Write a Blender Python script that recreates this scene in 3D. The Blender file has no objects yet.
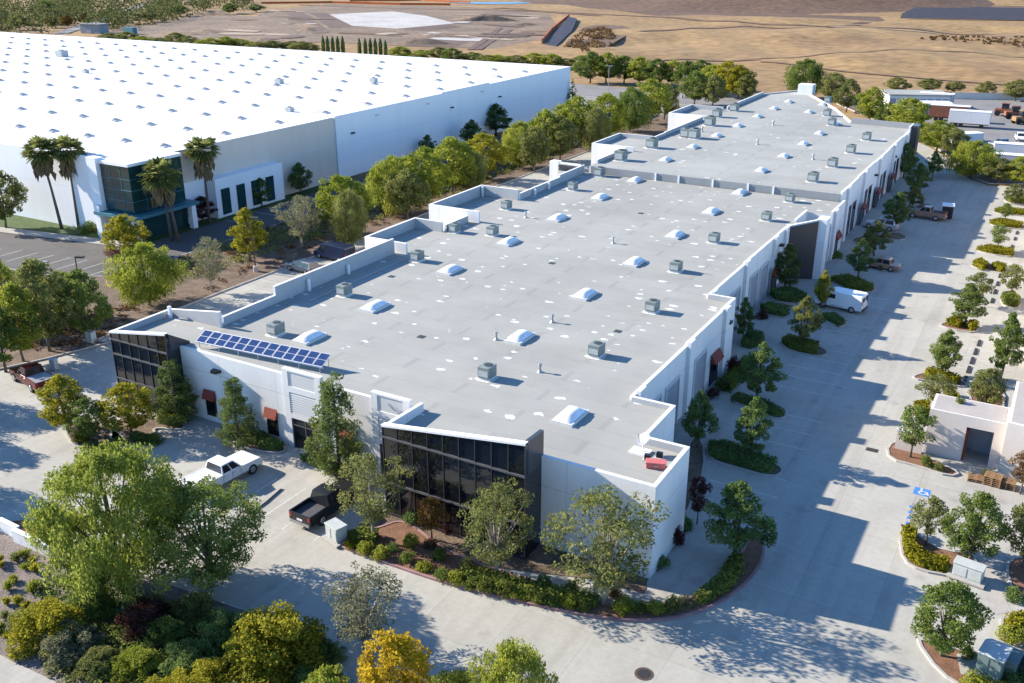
import bpy, bmesh, math, random
import numpy as np
from mathutils import Vector, Matrix

# ------------------------------------------------------------------ camera, sky, sun, exposure
sc = bpy.context.scene
COL = sc.collection
FPX, PITCH, YAW, CAMH = 960.0, math.radians(22.1), math.radians(29.85), 36.5
cam_d = bpy.data.cameras.new("Camera")
cam = bpy.data.objects.new("Camera", cam_d); COL.objects.link(cam)
cam_d.sensor_width = 36.0
cam_d.lens = FPX * 36.0 / 1024.0
cam_d.clip_start = 0.5; cam_d.clip_end = 20000
cam.location = (0, 0, CAMH)
cam.rotation_euler = (math.pi / 2 - PITCH, 0, YAW)
sc.camera = cam

SUN_EL, SUN_AZ = math.radians(25.0), math.radians(81.0)      # azimuth of the light's travel, from +Y towards +X
world = bpy.data.worlds.new("World"); sc.world = world
world.use_nodes = True
wn, wl = world.node_tree.nodes, world.node_tree.links
sky = wn.new("ShaderNodeTexSky"); sky.sky_type = 'NISHITA'; sky.sun_disc = False
sky.sun_elevation = SUN_EL
sky.sun_rotation = SUN_AZ + math.pi
sky.air_density = 1.0; sky.dust_density = 0.0; sky.ozone_density = 7.0
wl.new(sky.outputs[0], wn["Background"].inputs[0])
wn["Background"].inputs[1].default_value = 0.11
sun_d = bpy.data.lights.new("Sun", 'SUN'); sun_d.energy = 4.6; sun_d.angle = math.radians(0.5)
sun_d.color = (1.0, 0.90, 0.77)
sun = bpy.data.objects.new("Sun", sun_d); COL.objects.link(sun)
_ld = Vector((math.sin(SUN_AZ) * math.cos(SUN_EL), math.cos(SUN_AZ) * math.cos(SUN_EL), -math.sin(SUN_EL)))
sun.rotation_euler = _ld.to_track_quat('-Z', 'Y').to_euler()
sc.view_settings.view_transform = 'Standard'; sc.view_settings.look = 'None'
sc.view_settings.exposure = 1.6; sc.view_settings.gamma = 1.0
sc.view_settings.use_curve_mapping = False
try:
    sc.cycles.max_bounces = 6; sc.cycles.diffuse_bounces = 3; sc.cycles.glossy_bounces = 3
    sc.cycles.transmission_bounces = 3; sc.cycles.transparent_max_bounces = 4
except Exception:
    pass

# ------------------------------------------------------------------ pixel -> world helpers (camera solved from the photo)
_cp, _sp, _cy, _sy = math.cos(PITCH), math.sin(PITCH), math.cos(YAW), math.sin(YAW)
def _ray(px, py):
    a = (px - 512.0) / FPX; b = -(py - 341.5) / FPX
    r, f, u = a, _cp + b * _sp, -_sp + b * _cp
    return r * _cy - f * _sy, r * _sy + f * _cy, u
def gp(px, py, z=0.0):
    x, y, u = _ray(px, py); t = (z - CAMH) / u
    return x * t, y * t
def proj(x, y, z):
    R = x * _cy + y * _sy; F = -x * _sy + y * _cy; Z = z - CAMH
    zc = F * _cp - Z * _sp; up = F * _sp + Z * _cp
    return 512 + FPX * R / zc, 341.5 - FPX * up / zc, zc
def height_at(x, y, top):
    lo, hi = 0.0, 30.0
    for _ in range(30):
        m = (lo + hi) / 2
        if proj(x, y, m)[1] > top: lo = m
        else: hi = m
    return lo

# ------------------------------------------------------------------ materials
def new_mat(name):
    m = bpy.data.materials.new(name); m.use_nodes = True
    nt = m.node_tree; b = nt.nodes["Principled BSDF"]
    return m, nt, b
def C4(c): return (c[0], c[1], c[2], 1.0)
def mat(name, col, rough=0.8, var=0.12, scale=1.5, spec=0.3, metal=0.0, bump=0.0, bscale=20.0, col2=None, fine=0.0, streak=False):
    m, nt, b = new_mat(name); N, L = nt.nodes, nt.links
    b.inputs['Roughness'].default_value = rough; b.inputs['Metallic'].default_value = metal
    b.inputs['Specular IOR Level'].default_value = spec
    g = N.new('ShaderNodeNewGeometry')
    src = g.outputs['Position']
    if streak:
        mp = N.new('ShaderNodeMapping'); mp.inputs['Scale'].default_value = (1, 1, 0.12)
        L.new(src, mp.inputs[0]); src = mp.outputs[0]
    n = N.new('ShaderNodeTexNoise'); n.inputs['Scale'].default_value = scale; n.inputs['Detail'].default_value = 5
    n.inputs['Roughness'].default_value = 0.65
    L.new(src, n.inputs['Vector'])
    r = N.new('ShaderNodeValToRGB'); r.color_ramp.elements[0].position = 0.3; r.color_ramp.elements[1].position = 0.7
    d = col2 or tuple(max(0, c * (1 - 2 * var)) for c in col)
    r.color_ramp.elements[0].color = C4(d); r.color_ramp.elements[1].color = C4(col)
    L.new(n.outputs[0], r.inputs[0]); out = r.outputs[0]
    if fine:
        n2 = N.new('ShaderNodeTexNoise'); n2.inputs['Scale'].default_value = scale * 14; n2.inputs['Detail'].default_value = 3
        L.new(g.outputs['Position'], n2.inputs['Vector'])
        mr = N.new('ShaderNodeMapRange'); mr.inputs[1].default_value = 0.3; mr.inputs[2].default_value = 0.7
        mr.inputs[3].default_value = 1 - fine; mr.inputs[4].default_value = 1 + fine
        L.new(n2.outputs[0], mr.inputs[0])
        mx = N.new('ShaderNodeMix'); mx.data_type = 'RGBA'; mx.blend_type = 'MULTIPLY'; mx.inputs[0].default_value = 1
        L.new(out, mx.inputs[6]); L.new(mr.outputs[0], mx.inputs[7]); out = mx.outputs[2]
    L.new(out, b.inputs['Base Color'])
    if bump:
        bn = N.new('ShaderNodeTexNoise'); bn.inputs['Scale'].default_value = bscale
        L.new(g.outputs['Position'], bn.inputs['Vector'])
        bp = N.new('ShaderNodeBump'); bp.inputs['Strength'].default_value = bump; bp.inputs['Distance'].default_value = 0.05
        L.new(bn.outputs[0], bp.inputs['Height']); L.new(bp.outputs[0], b.inputs['Normal'])
    return m

def add_joints(m, pitch, zline, dark=0.8):
    """tilt-up panel joints: thin vertical lines every few metres along the wall and one level reveal"""
    nt = m.node_tree; N, L = nt.nodes, nt.links; b = N['Principled BSDF']
    lk = b.inputs['Base Color'].links[0]; src = lk.from_socket; L.remove(lk)
    g = N.new('ShaderNodeNewGeometry'); sp = N.new('ShaderNodeSeparateXYZ'); L.new(g.outputs['Position'], sp.inputs[0])
    def op(o, a, b_=None):
        n_ = N.new('ShaderNodeMath'); n_.operation = o
        for i, q in enumerate((a, b_)):
            if q is None: continue
            if isinstance(q, (int, float)): n_.inputs[i].default_value = q
            else: L.new(q, n_.inputs[i])
        return n_.outputs[0]
    u = op('ADD', sp.outputs[0], sp.outputs[1]); f = op('FRACT', op('DIVIDE', u, pitch))
    v1 = op('LESS_THAN', f, 0.045 / pitch); v2 = op('LESS_THAN', op('ABSOLUTE', op('SUBTRACT', sp.outputs[2], zline)), 0.03)
    k = op('MAXIMUM', v1, v2)
    sn = N.new('ShaderNodeSeparateXYZ'); L.new(g.outputs['Normal'], sn.inputs[0]); k = op('MULTIPLY', k, op('LESS_THAN', op('ABSOLUTE', sn.outputs[2]), 0.5))
    mr = N.new('ShaderNodeMapRange'); mr.inputs[3].default_value = 1.0; mr.inputs[4].default_value = dark; L.new(k, mr.inputs[0])
    mx = N.new('ShaderNodeMix'); mx.data_type = 'RGBA'; mx.blend_type = 'MULTIPLY'; mx.inputs[0].default_value = 1
    L.new(src, mx.inputs[6]); L.new(mr.outputs[0], mx.inputs[7]); L.new(mx.outputs[2], b.inputs['Base Color'])
def concrete_mat(name, col, step, joint=0.80, ox=0.0, oy=0.0, stain=0.22):
    """poured concrete: saw-cut joint grid, per-slab tone, broad stains and fine grain"""
    m, nt, b = new_mat(name); N, L = nt.nodes, nt.links
    b.inputs['Roughness'].default_value = 0.9; b.inputs['Specular IOR Level'].default_value = 0.2
    g = N.new('ShaderNodeNewGeometry')
    mp = N.new('ShaderNodeMapping'); mp.inputs['Location'].default_value = (ox, oy, 0)
    mp.inputs['Scale'].default_value = (1 / step, 1 / step, 1 / step)
    L.new(g.outputs['Position'], mp.inputs[0])
    br = N.new('ShaderNodeTexBrick'); br.offset = 0.0; br.squash = 1.0
    br.inputs['Scale'].default_value = 1.0; br.inputs['Brick Width'].default_value = 1.0; br.inputs['Row Height'].default_value = 1.0
    br.inputs['Mortar Size'].default_value = 0.007; br.inputs['Mortar Smooth'].default_value = 0.3
    br.inputs['Color1'].default_value = (1, 1, 1, 1); br.inputs['Color2'].default_value = (0.93, 0.92, 0.9, 1)
    br.inputs['Mortar'].default_value = (joint, joint, joint, 1)
    L.new(mp.outputs[0], br.inputs['Vector'])
    n = N.new('ShaderNodeTexNoise'); n.inputs['Scale'].default_value = 0.12; n.inputs['Detail'].default_value = 6; n.inputs['Roughness'].default_value = 0.7
    L.new(g.outputs['Position'], n.inputs['Vector'])
    r = N.new('ShaderNodeValToRGB'); r.color_ramp.elements[0].position = 0.32; r.color_ramp.elements[1].position = 0.6
    r.color_ramp.elements[0].color = C4(tuple(c * (1 - stain) for c in col)); r.color_ramp.elements[1].color = C4(col)
    L.new(n.outputs[0], r.inputs[0])
    mx = N.new('ShaderNodeMix'); mx.data_type = 'RGBA'; mx.blend_type = 'MULTIPLY'; mx.inputs[0].default_value = 1
    L.new(r.outputs[0], mx.inputs[6]); L.new(br.outputs[0], mx.inputs[7])
    n2 = N.new('ShaderNodeTexNoise'); n2.inputs['Scale'].default_value = 2.2; n2.inputs['Detail'].default_value = 8; n2.inputs['Roughness'].default_value = 0.75
    L.new(g.outputs['Position'], n2.inputs['Vector'])
    mr = N.new('ShaderNodeMapRange'); mr.inputs[1].default_value = 0.3; mr.inputs[2].default_value = 0.7; mr.inputs[3].default_value = 0.88; mr.inputs[4].default_value = 1.06
    L.new(n2.outputs[0], mr.inputs[0])
    m2 = N.new('ShaderNodeMix'); m2.data_type = 'RGBA'; m2.blend_type = 'MULTIPLY'; m2.inputs[0].default_value = 1
    L.new(mx.outputs[2], m2.inputs[6]); L.new(mr.outputs[0], m2.inputs[7])
    v = N.new('ShaderNodeTexVoronoi'); v.inputs['Scale'].default_value = 0.42
    L.new(g.outputs['Position'], v.inputs['Vector'])
    n3 = N.new('ShaderNodeTexNoise'); n3.inputs['Scale'].default_value = 3.0; n3.inputs['Detail'].default_value = 4
    L.new(g.outputs['Position'], n3.inputs['Vector'])
    ds = N.new('ShaderNodeMath'); ds.operation = 'MULTIPLY_ADD'; ds.inputs[1].default_value = 0.35; L.new(n3.outputs[0], ds.inputs[0]); L.new(v.outputs['Distance'], ds.inputs[2])
    oil = N.new('ShaderNodeMapRange'); oil.inputs[1].default_value = 0.20; oil.inputs[2].default_value = 0.42; oil.inputs[3].default_value = 0.80; oil.inputs[4].default_value = 1.0
    L.new(ds.outputs[0], oil.inputs[0])
    tm_ = N.new('ShaderNodeMapping'); tm_.inputs['Scale'].default_value = (0.9, 0.05, 0.1); tm_.inputs['Rotation'].default_value = (0, 0, 0.12)
    L.new(g.outputs['Position'], tm_.inputs[0])
    tn = N.new('ShaderNodeTexNoise'); tn.inputs['Scale'].default_value = 1.0; tn.inputs['Detail'].default_value = 4; L.new(tm_.outputs[0], tn.inputs['Vector'])
    tr_ = N.new('ShaderNodeMapRange'); tr_.inputs[1].default_value = 0.48; tr_.inputs[2].default_value = 0.66; tr_.inputs[3].default_value = 1.0; tr_.inputs[4].default_value = 0.90
    L.new(tn.outputs[0], tr_.inputs[0])
    mm_ = N.new('ShaderNodeMath'); mm_.operation = 'MULTIPLY'; L.new(oil.outputs[0], mm_.inputs[0]); L.new(tr_.outputs[0], mm_.inputs[1])
    m3 = N.new('ShaderNodeMix'); m3.data_type = 'RGBA'; m3.blend_type = 'MULTIPLY'; m3.inputs[0].default_value = 1
    L.new(m2.outputs[2], m3.inputs[6]); L.new(mm_.outputs[0], m3.inputs[7])
    L.new(m3.outputs[2], b.inputs['Base Color'])
    return m

def roof_mat(name, col, patch=0.0, seam=2.0):
    """rolled roofing: faint seams, broad weathering, small white sealant patches"""
    m, nt, b = new_mat(name); N, L = nt.nodes, nt.links
    b.inputs['Roughness'].default_value = 0.85; b.inputs['Specular IOR Level'].default_value = 0.25
    g = N.new('ShaderNodeNewGeometry')
    n = N.new('ShaderNodeTexNoise'); n.inputs['Scale'].default_value = 0.09; n.inputs['Detail'].default_value = 7; n.inputs['Roughness'].default_value = 0.65
    L.new(g.outputs['Position'], n.inputs['Vector'])
    r = N.new('ShaderNodeValToRGB'); r.color_ramp.elements[0].position = 0.34; r.color_ramp.elements[1].position = 0.62
    r.color_ramp.elements[0].color = C4(tuple(c * 0.86 for c in col)); r.color_ramp.elements[1].color = C4(tuple(c * 1.05 for c in col))
    L.new(n.outputs[0], r.inputs[0]); out = r.outputs[0]
    mp = N.new('ShaderNodeMapping'); mp.inputs['Scale'].default_value = (1 / 12.0, 1 / seam, 1)
    L.new(g.outputs['Position'], mp.inputs[0])
    br = N.new('ShaderNodeTexBrick'); br.offset = 0.5
    br.inputs['Scale'].default_value = 1.0; br.inputs['Brick Width'].default_value = 1.0; br.inputs['Row Height'].default_value = 1.0
    br.inputs['Mortar Size'].default_value = 0.03; br.inputs['Mortar Smooth'].default_value = 0.8
    br.inputs['Color1'].default_value = (1, 1, 1, 1); br.inputs['Color2'].default_value = (0.955, 0.96, 0.965, 1); br.inputs['Mortar'].default_value = (0.86, 0.865, 0.875, 1)
    L.new(mp.outputs[0], br.inputs['Vector'])
    mx = N.new('ShaderNodeMix'); mx.data_type = 'RGBA'; mx.blend_type = 'MULTIPLY'; mx.inputs[0].default_value = 1
    L.new(out, mx.inputs[6]); L.new(br.outputs[0], mx.inputs[7]); out = mx.outputs[2]
    pn = N.new('ShaderNodeTexNoise'); pn.inputs['Scale'].default_value = 0.35; pn.inputs['Detail'].default_value = 8; pn.inputs['Roughness'].default_value = 0.72; pn.inputs['Distortion'].default_value = 0.6
    L.new(g.outputs['Position'], pn.inputs['Vector'])
    pr_ = N.new('ShaderNodeMapRange'); pr_.inputs[1].default_value = 0.58; pr_.inputs[2].default_value = 0.72; pr_.inputs[3].default_value = 1.0; pr_.inputs[4].default_value = 0.86
    L.new(pn.outputs[0], pr_.inputs[0])
    px_ = N.new('ShaderNodeMix'); px_.data_type = 'RGBA'; px_.blend_type = 'MULTIPLY'; px_.inputs[0].default_value = 1
    L.new(out, px_.inputs[6]); L.new(pr_.outputs[0], px_.inputs[7]); out = px_.outputs[2]
    if patch:
        # scattered sealant patches: cells of a voronoi, only where a slow noise lets them be
        wp = N.new('ShaderNodeTexNoise'); wp.inputs['Scale'].default_value = 2.6; wp.inputs['Detail'].default_value = 5
        L.new(g.outputs['Position'], wp.inputs['Vector'])
        av = N.new('ShaderNodeMix'); av.data_type = 'VECTOR'; av.inputs[0].default_value = 0.42
        L.new(g.outputs['Position'], av.inputs[4]); L.new(wp.outputs[1], av.inputs[5])
        v = N.new('ShaderNodeTexVoronoi'); v.inputs['Scale'].default_value = 0.85; v.inputs['Randomness'].default_value = 1.0
        vm = N.new('ShaderNodeMapping'); vm.inputs['Scale'].default_value = (1.15, 2.1, 0.0)
        L.new(av.outputs[1], vm.inputs[0]); L.new(vm.outputs[0], v.inputs['Vector'])
        sx = N.new('ShaderNodeSeparateColor'); L.new(v.outputs['Color'], sx.inputs[0])
        size = N.new('ShaderNodeMapRange'); size.inputs[1].default_value = 1 - patch; size.inputs[2].default_value = 1.0
        size.inputs[3].default_value = 0.0; size.inputs[4].default_value = 0.27
        L.new(sx.outputs[0], size.inputs[0])
        lt = N.new('ShaderNodeMath'); lt.operation = 'SUBTRACT'
        L.new(size.outputs[0], lt.inputs[0]); L.new(v.outputs['Distance'], lt.inputs[1])
        st = N.new('ShaderNodeMapRange'); st.inputs[1].default_value = 0.0; st.inputs[2].default_value = 0.03
        L.new(lt.outputs[0], st.inputs[0])
        mw = N.new('ShaderNodeMix'); mw.data_type = 'RGBA'
        L.new(st.outputs[0], mw.inputs[0]); L.new(out, mw.inputs[6]); mw.inputs[7].default_value = (0.56, 0.56, 0.54, 1)
        out = mw.outputs[2]
    L.new(out, b.inputs['Base Color'])
    return m

def leaf_mat(name, dark, light, trans=0.3):
    m = bpy.data.materials.new(name); m.use_nodes = True
    nt = m.node_tree; N, L = nt.nodes, nt.links
    for n_ in list(N): N.remove(n_)
    o = N.new('ShaderNodeOutputMaterial')
    a = N.new('ShaderNodeAttribute'); a.attribute_name = 'tint'
    oi = N.new('ShaderNodeObjectInfo')
    ad = N.new('ShaderNodeMath'); ad.operation = 'MULTIPLY_ADD'; ad.inputs[1].default_value = 0.3
    L.new(oi.outputs['Random'], ad.inputs[0]); L.new(a.outputs['Fac'], ad.inputs[2])
    sb = N.new('ShaderNodeMath'); sb.operation = 'SUBTRACT'; sb.inputs[1].default_value = 0.15; sb.use_clamp = True
    L.new(ad.outputs[0], sb.inputs[0])
    mx = N.new('ShaderNodeMix'); mx.data_type = 'RGBA'
    mx.inputs[6].default_value = C4(dark); mx.inputs[7].default_value = C4(light)
    L.new(sb.outputs[0], mx.inputs[0])
    d = N.new('ShaderNodeBsdfDiffuse'); t = N.new('ShaderNodeBsdfTranslucent')
    L.new(mx.outputs[2], d.inputs[0]); L.new(mx.outputs[2], t.inputs[0])
    ms = N.new('ShaderNodeMixShader'); ms.inputs[0].default_value = min(.5, trans + .12)
    L.new(d.outputs[0], ms.inputs[1]); L.new(t.outputs[0], ms.inputs[2]); L.new(ms.outputs[0], o.inputs[0])
    return m

M = {}
M['wall'] = mat('painted_wall', (0.70, 0.695, 0.675), 0.75, 0.05, 0.5, streak=True, fine=0.03)
M['wall_panel'] = mat('painted_panel', (0.56, 0.555, 0.54), 0.75, 0.05, 0.5)
M['cream'] = mat('cream_wall', (0.62, 0.56, 0.5), 0.8, 0.05, 0.5, fine=0.03)
M['upstand'] = mat('grey_and_shaded_wall', (0.25, 0.265, 0.275), 0.8, 0.06, 0.8)  # shade painted into the roof step and end parapet; plain grey on the shed
M['roof'] = roof_mat('grey_roofing', (0.290, 0.292, 0.264), 0.78)
M['roof_far'] = roof_mat('grey_roofing_far', (0.300, 0.303, 0.276), 0.3)
M['roof_white'] = roof_mat('white_roofing', (0.66, 0.655, 0.64), 0.0, 2.4)
M['white_wall'] = mat('white_wall', (0.78, 0.79, 0.8), 0.7, 0.03, 0.4, streak=True)
M['beige_wall'] = mat('beige_wall', (0.64, 0.55, 0.47), 0.8, 0.04, 0.4, streak=True)
M['roof_tan'] = mat('tan_roofing', (0.36, 0.33, 0.30), 0.85, 0.08, 0.6, fine=0.06)
M['parapet_inner'] = mat('parapet_inner_grey', (0.40, 0.41, 0.41), 0.8, 0.06, 0.8)  # darker than the wall paint, for the inner faces of the parapets
M['cap'] = mat('white_coping', (0.75, 0.75, 0.74), 0.5, 0.04, 1.0)
M['glass'] = mat('dark_glass', (0.008, 0.010, 0.014), 0.03, 0.1, 0.6, spec=0.5)
for n_ in M['glass'].node_tree.nodes:
    if n_.type == 'BSDF_PRINCIPLED': n_.inputs['IOR'].default_value = 1.65
M['teal_glass'] = mat('teal_glass', (0.015, 0.055, 0.058), 0.06, 0.2, 0.3, spec=0.7)
M['teal'] = mat('teal_paint', (0.05, 0.17, 0.21), 0.5, 0.05, 1.0)
M['mullion'] = mat('mullion_metal', (0.035, 0.035, 0.04), 0.45, 0.1, 3.0, spec=0.5)
M['mullion_light'] = mat('mullion_band', (0.10, 0.10, 0.105), 0.45, 0.1, 3.0, spec=0.5)
M['dark_panel'] = mat('dark_metal_panel', (0.04, 0.038, 0.042), 0.3, 0.1, 1.0, spec=0.6)
M['door_grey'] = mat('roll_door_grey', (0.30, 0.32, 0.36), 0.6, 0.08, 1.0)
M['awning_red'] = mat('awning_red', (0.22, 0.05, 0.032), 0.8, 0.12, 2.0)
M['frame'] = mat('dark_frame', (0.03, 0.03, 0.035), 0.5, 0.1, 2.0)
M['hvac'] = mat('hvac_casing', (0.22, 0.255, 0.24), 0.55, 0.18, 1.8, spec=0.4, col2=(0.12, 0.15, 0.138))
M['hvac_dark'] = mat('hvac_grille', (0.05, 0.06, 0.06), 0.6, 0.2, 4.0)
M['dome'] = mat('skylight_acrylic', (0.80, 0.80, 0.78), 0.25, 0.08, 2.0, spec=0.5)
M['dome_grey'] = mat('skylight_beige', (0.50, 0.47, 0.43), 0.4, 0.12, 2.0)  # even beige-grey for the domes on the warehouse roof
M['curb'] = mat('skylight_curb', (0.62, 0.62, 0.60), 0.7, 0.1, 3.0)
M['solar'] = mat('solar_cells', (0.025, 0.05, 0.14), 0.12, 0.15, 2.5, spec=0.6)
M['panel_far'] = mat('grey_panel', (0.055, 0.056, 0.07), 0.7, 0.1, 0.3)
M['alu'] = mat('aluminium', (0.6, 0.6, 0.62), 0.4, 0.06, 2.0, metal=0.5)
M['galv'] = mat('galvanised_pole', (0.35, 0.36, 0.37), 0.5, 0.1, 2.0, metal=0.4)
M['bronze'] = mat('dark_bronze_pole', (0.05, 0.042, 0.036), 0.5, 0.1, 2.0)
M['utility_green'] = mat('utility_green', (0.12, 0.17, 0.16), 0.55, 0.12, 2.0)
M['utility_grey'] = mat('utility_grey', (0.42, 0.45, 0.44), 0.5, 0.1, 2.0)
M['concrete'] = concrete_mat('lot_concrete', (0.376, 0.368, 0.326), 4.6, stain=0.15)
M['walk'] = concrete_mat('walk_concrete', (0.39, 0.375, 0.34), 1.6, 0.75)
M['kerb'] = mat('kerb_concrete', (0.37, 0.355, 0.33), 0.9, 0.12, 1.2)
M['kerb_red'] = mat('kerb_red_paint', (0.30, 0.19, 0.185), 0.8, 0.15, 0.9, col2=(0.22, 0.11, 0.115))
M['asphalt'] = mat('asphalt', (0.105, 0.10, 0.094), 0.95, 0.14, 0.25, fine=0.15)
M['asphalt_pale'] = mat('asphalt_pale', (0.20, 0.195, 0.19), 0.95, 0.12, 0.2, fine=0.12)
M['paint'] = mat('road_paint', (0.55, 0.55, 0.53), 0.8, 0.18, 2.5)
M['paint_blue'] = mat('blue_paint', (0.05, 0.2, 0.55), 0.8, 0.15, 2.5)
M['mulch'] = mat('bark_mulch', (0.20, 0.105, 0.062), 0.95, 0.2, 1.6, bump=0.6, bscale=9, fine=0.35)
M['soil'] = mat('planted_soil', (0.17, 0.12, 0.085), 0.95, 0.2, 0.5, bump=0.8, bscale=5, fine=0.4, col2=(0.07, 0.05, 0.035))
M['slope'] = mat('slope_soil', (0.20, 0.165, 0.15), 0.95, 0.2, 0.7, bump=0.8, bscale=5, fine=0.4, col2=(0.10, 0.085, 0.075))
M['lawn'] = mat('lawn_grass', (0.06, 0.10, 0.022), 0.95, 0.2, 0.8, bump=0.5, bscale=14, fine=0.35)
M['bark'] = mat('tree_bark', (0.16, 0.125, 0.095), 0.95, 0.2, 4.0, bump=0.4, bscale=12)
M['bark_pale'] = mat('pale_bark', (0.36, 0.32, 0.26), 0.9, 0.2, 4.0)
M['palm_trunk'] = mat('palm_trunk', (0.15, 0.12, 0.10), 0.95, 0.2, 5.0)
M['palm_skirt'] = mat('palm_dead_fronds', (0.24, 0.17, 0.09), 0.95, 0.2, 3.0)
M['tyre'] = mat('tyre_rubber', (0.02, 0.02, 0.02), 0.85, 0.1, 5.0)
M['rim'] = mat('wheel_rim', (0.45, 0.45, 0.46), 0.35, 0.08, 5.0, metal=0.7)
M['car_glass'] = mat('car_glass', (0.02, 0.024, 0.03), 0.05, 0.1, 1.0, spec=0.7)
M['lamp_red'] = mat('tail_lamp_red', (0.35, 0.02, 0.02), 0.25, 0.05, 1.0, spec=0.5)
M['lamp_clear'] = mat('head_lamp_clear', (0.7, 0.7, 0.7), 0.15, 0.05, 1.0, spec=0.6)
M['bed_liner'] = mat('bed_liner', (0.07, 0.07, 0.075), 0.8, 0.15, 3.0)
def carpaint(n, c, metal=0.2): return mat(n, c, 0.28, 0.04, 0.8, spec=0.5, metal=metal)
M['car_white'] = carpaint('white_car_paint', (0.75, 0.75, 0.74), 0)
M['car_black'] = carpaint('black_car_paint', (0.012, 0.012, 0.014), 0)
M['car_maroon'] = carpaint('maroon_car_paint', (0.10, 0.009, 0.011))
M['car_grey'] = carpaint('grey_car_paint', (0.22, 0.23, 0.25), 0.5)
M['car_navy'] = carpaint('navy_car_paint', (0.015, 0.025, 0.06))
M['car_tan'] = carpaint('tan_car_paint', (0.32, 0.2, 0.14))
M['car_silver'] = carpaint('silver_car_paint', (0.5, 0.52, 0.55), 0.5)
M['rust'] = mat('rusty_paint', (0.26, 0.10, 0.055), 0.7, 0.2, 1.5)
M['wood'] = mat('pallet_wood', (0.30, 0.185, 0.095), 0.9, 0.2, 4.0)
M['red_plastic'] = mat('red_plastic', (0.50, 0.13, 0.12), 0.5, 0.1, 2.0)
M['iron'] = mat('cast_iron', (0.09, 0.06, 0.05), 0.7, 0.2, 6.0)
M['rubber'] = mat('black_rubber', (0.03, 0.03, 0.035), 0.85, 0.2, 3.0)
M['orange_net'] = mat('orange_net', (0.55, 0.12, 0.03), 0.8, 0.15, 0.2)
M['tarp'] = mat('black_tarp', (0.045, 0.04, 0.05), 0.7, 0.3, 0.15)
M['water'] = mat('reservoir_water', (0.10, 0.22, 0.34), 0.35, 0.05, 0.02, spec=0.3)
M['field'] = mat('dry_grass', (0.280, 0.184, 0.074), 0.95, 0.16, 0.016, fine=0.3, col2=(0.180, 0.108, 0.050))
M['field_dark'] = mat('brown_scrub_ground', (0.15, 0.092, 0.058), 0.95, 0.2, 0.02, fine=0.35, col2=(0.09, 0.06, 0.04))
M['hill'] = mat('brown_hill', (0.125, 0.075, 0.045), 0.95, 0.16, 0.02, fine=0.35, col2=(0.08, 0.048, 0.03))
M['dirt'] = mat('graded_dirt', (0.215, 0.150, 0.096), 0.95, 0.2, 0.035, fine=0.4, col2=(0.10, 0.075, 0.055))
M['pad_white'] = mat('white_pad', (0.42, 0.40, 0.37), 0.9, 0.14, 0.05, fine=0.2)
M['pad_brown'] = mat('brown_pad', (0.13, 0.085, 0.065), 0.95, 0.2, 0.05)
M['track'] = mat('dirt_track', (0.17, 0.105, 0.065), 0.95, 0.2, 0.05, fine=0.3)
M['track_pale'] = mat('pale_track', (0.36, 0.28, 0.2), 0.95, 0.15, 0.05)
M['road_far'] = mat('far_road', (0.20, 0.20, 0.205), 0.95, 0.1, 0.1)

add_joints(M['wall'], 6.1, 4.45, 0.72); add_joints(M['white_wall'], 7.6, 5.9, 0.86); add_joints(M['beige_wall'], 7.6, 5.9, 0.86)
LEAF = {
 'woods':   leaf_mat('leaf_woods',   (0.035, 0.048, 0.022), (0.130, 0.140, 0.050), 0.2),
 'fresh':   leaf_mat('leaf_fresh', (0.118, 0.164, 0.030), (0.278, 0.314, 0.061), 0.4),
 'green':   leaf_mat('leaf_green', (0.083, 0.129, 0.030), (0.215, 0.262, 0.066), 0.35),
 'lime':    leaf_mat('leaf_lime', (0.158, 0.201, 0.027), (0.361, 0.373, 0.063), 0.4),
 'dark':    leaf_mat('leaf_dark', (0.073, 0.122, 0.044), (0.190, 0.254, 0.070), 0.25),
 'pine':    leaf_mat('leaf_pine', (0.065, 0.102, 0.036), (0.180, 0.220, 0.064), 0.25),
 'olive':   leaf_mat('leaf_olive', (0.114, 0.134, 0.043), (0.261, 0.267, 0.087), 0.35),
 'grey':    leaf_mat('leaf_grey', (0.127, 0.132, 0.075), (0.275, 0.270, 0.154), 0.3),
 'yellow':  leaf_mat('leaf_yellow',  (0.260, 0.165, 0.012), (0.500, 0.370, 0.030), 0.4),
 'ylime':   leaf_mat('leaf_ylime', (0.187, 0.187, 0.023), (0.389, 0.352, 0.041), 0.42),
 'maroon':  leaf_mat('leaf_maroon',  (0.045, 0.020, 0.020), (0.120, 0.055, 0.045), 0.2),
 'autumn':  leaf_mat('leaf_autumn',  (0.110, 0.065, 0.018), (0.240, 0.150, 0.040), 0.3),
 'pink':    leaf_mat('leaf_pink',    (0.160, 0.090, 0.080), (0.340, 0.200, 0.190), 0.2),
 'hedge':   leaf_mat('leaf_hedge', (0.079, 0.108, 0.025), (0.190, 0.209, 0.044), 0.15),
 'hedge_gold': leaf_mat('leaf_hedge_gold', (0.110, 0.110, 0.010), (0.250, 0.225, 0.022), 0.15),
 'palm':    leaf_mat('leaf_palm',    (0.090, 0.110, 0.035), (0.270, 0.280, 0.090), 0.3),
 'brown':   leaf_mat('leaf_brown',   (0.100, 0.060, 0.030), (0.220, 0.140, 0.070), 0.2),
}

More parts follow.
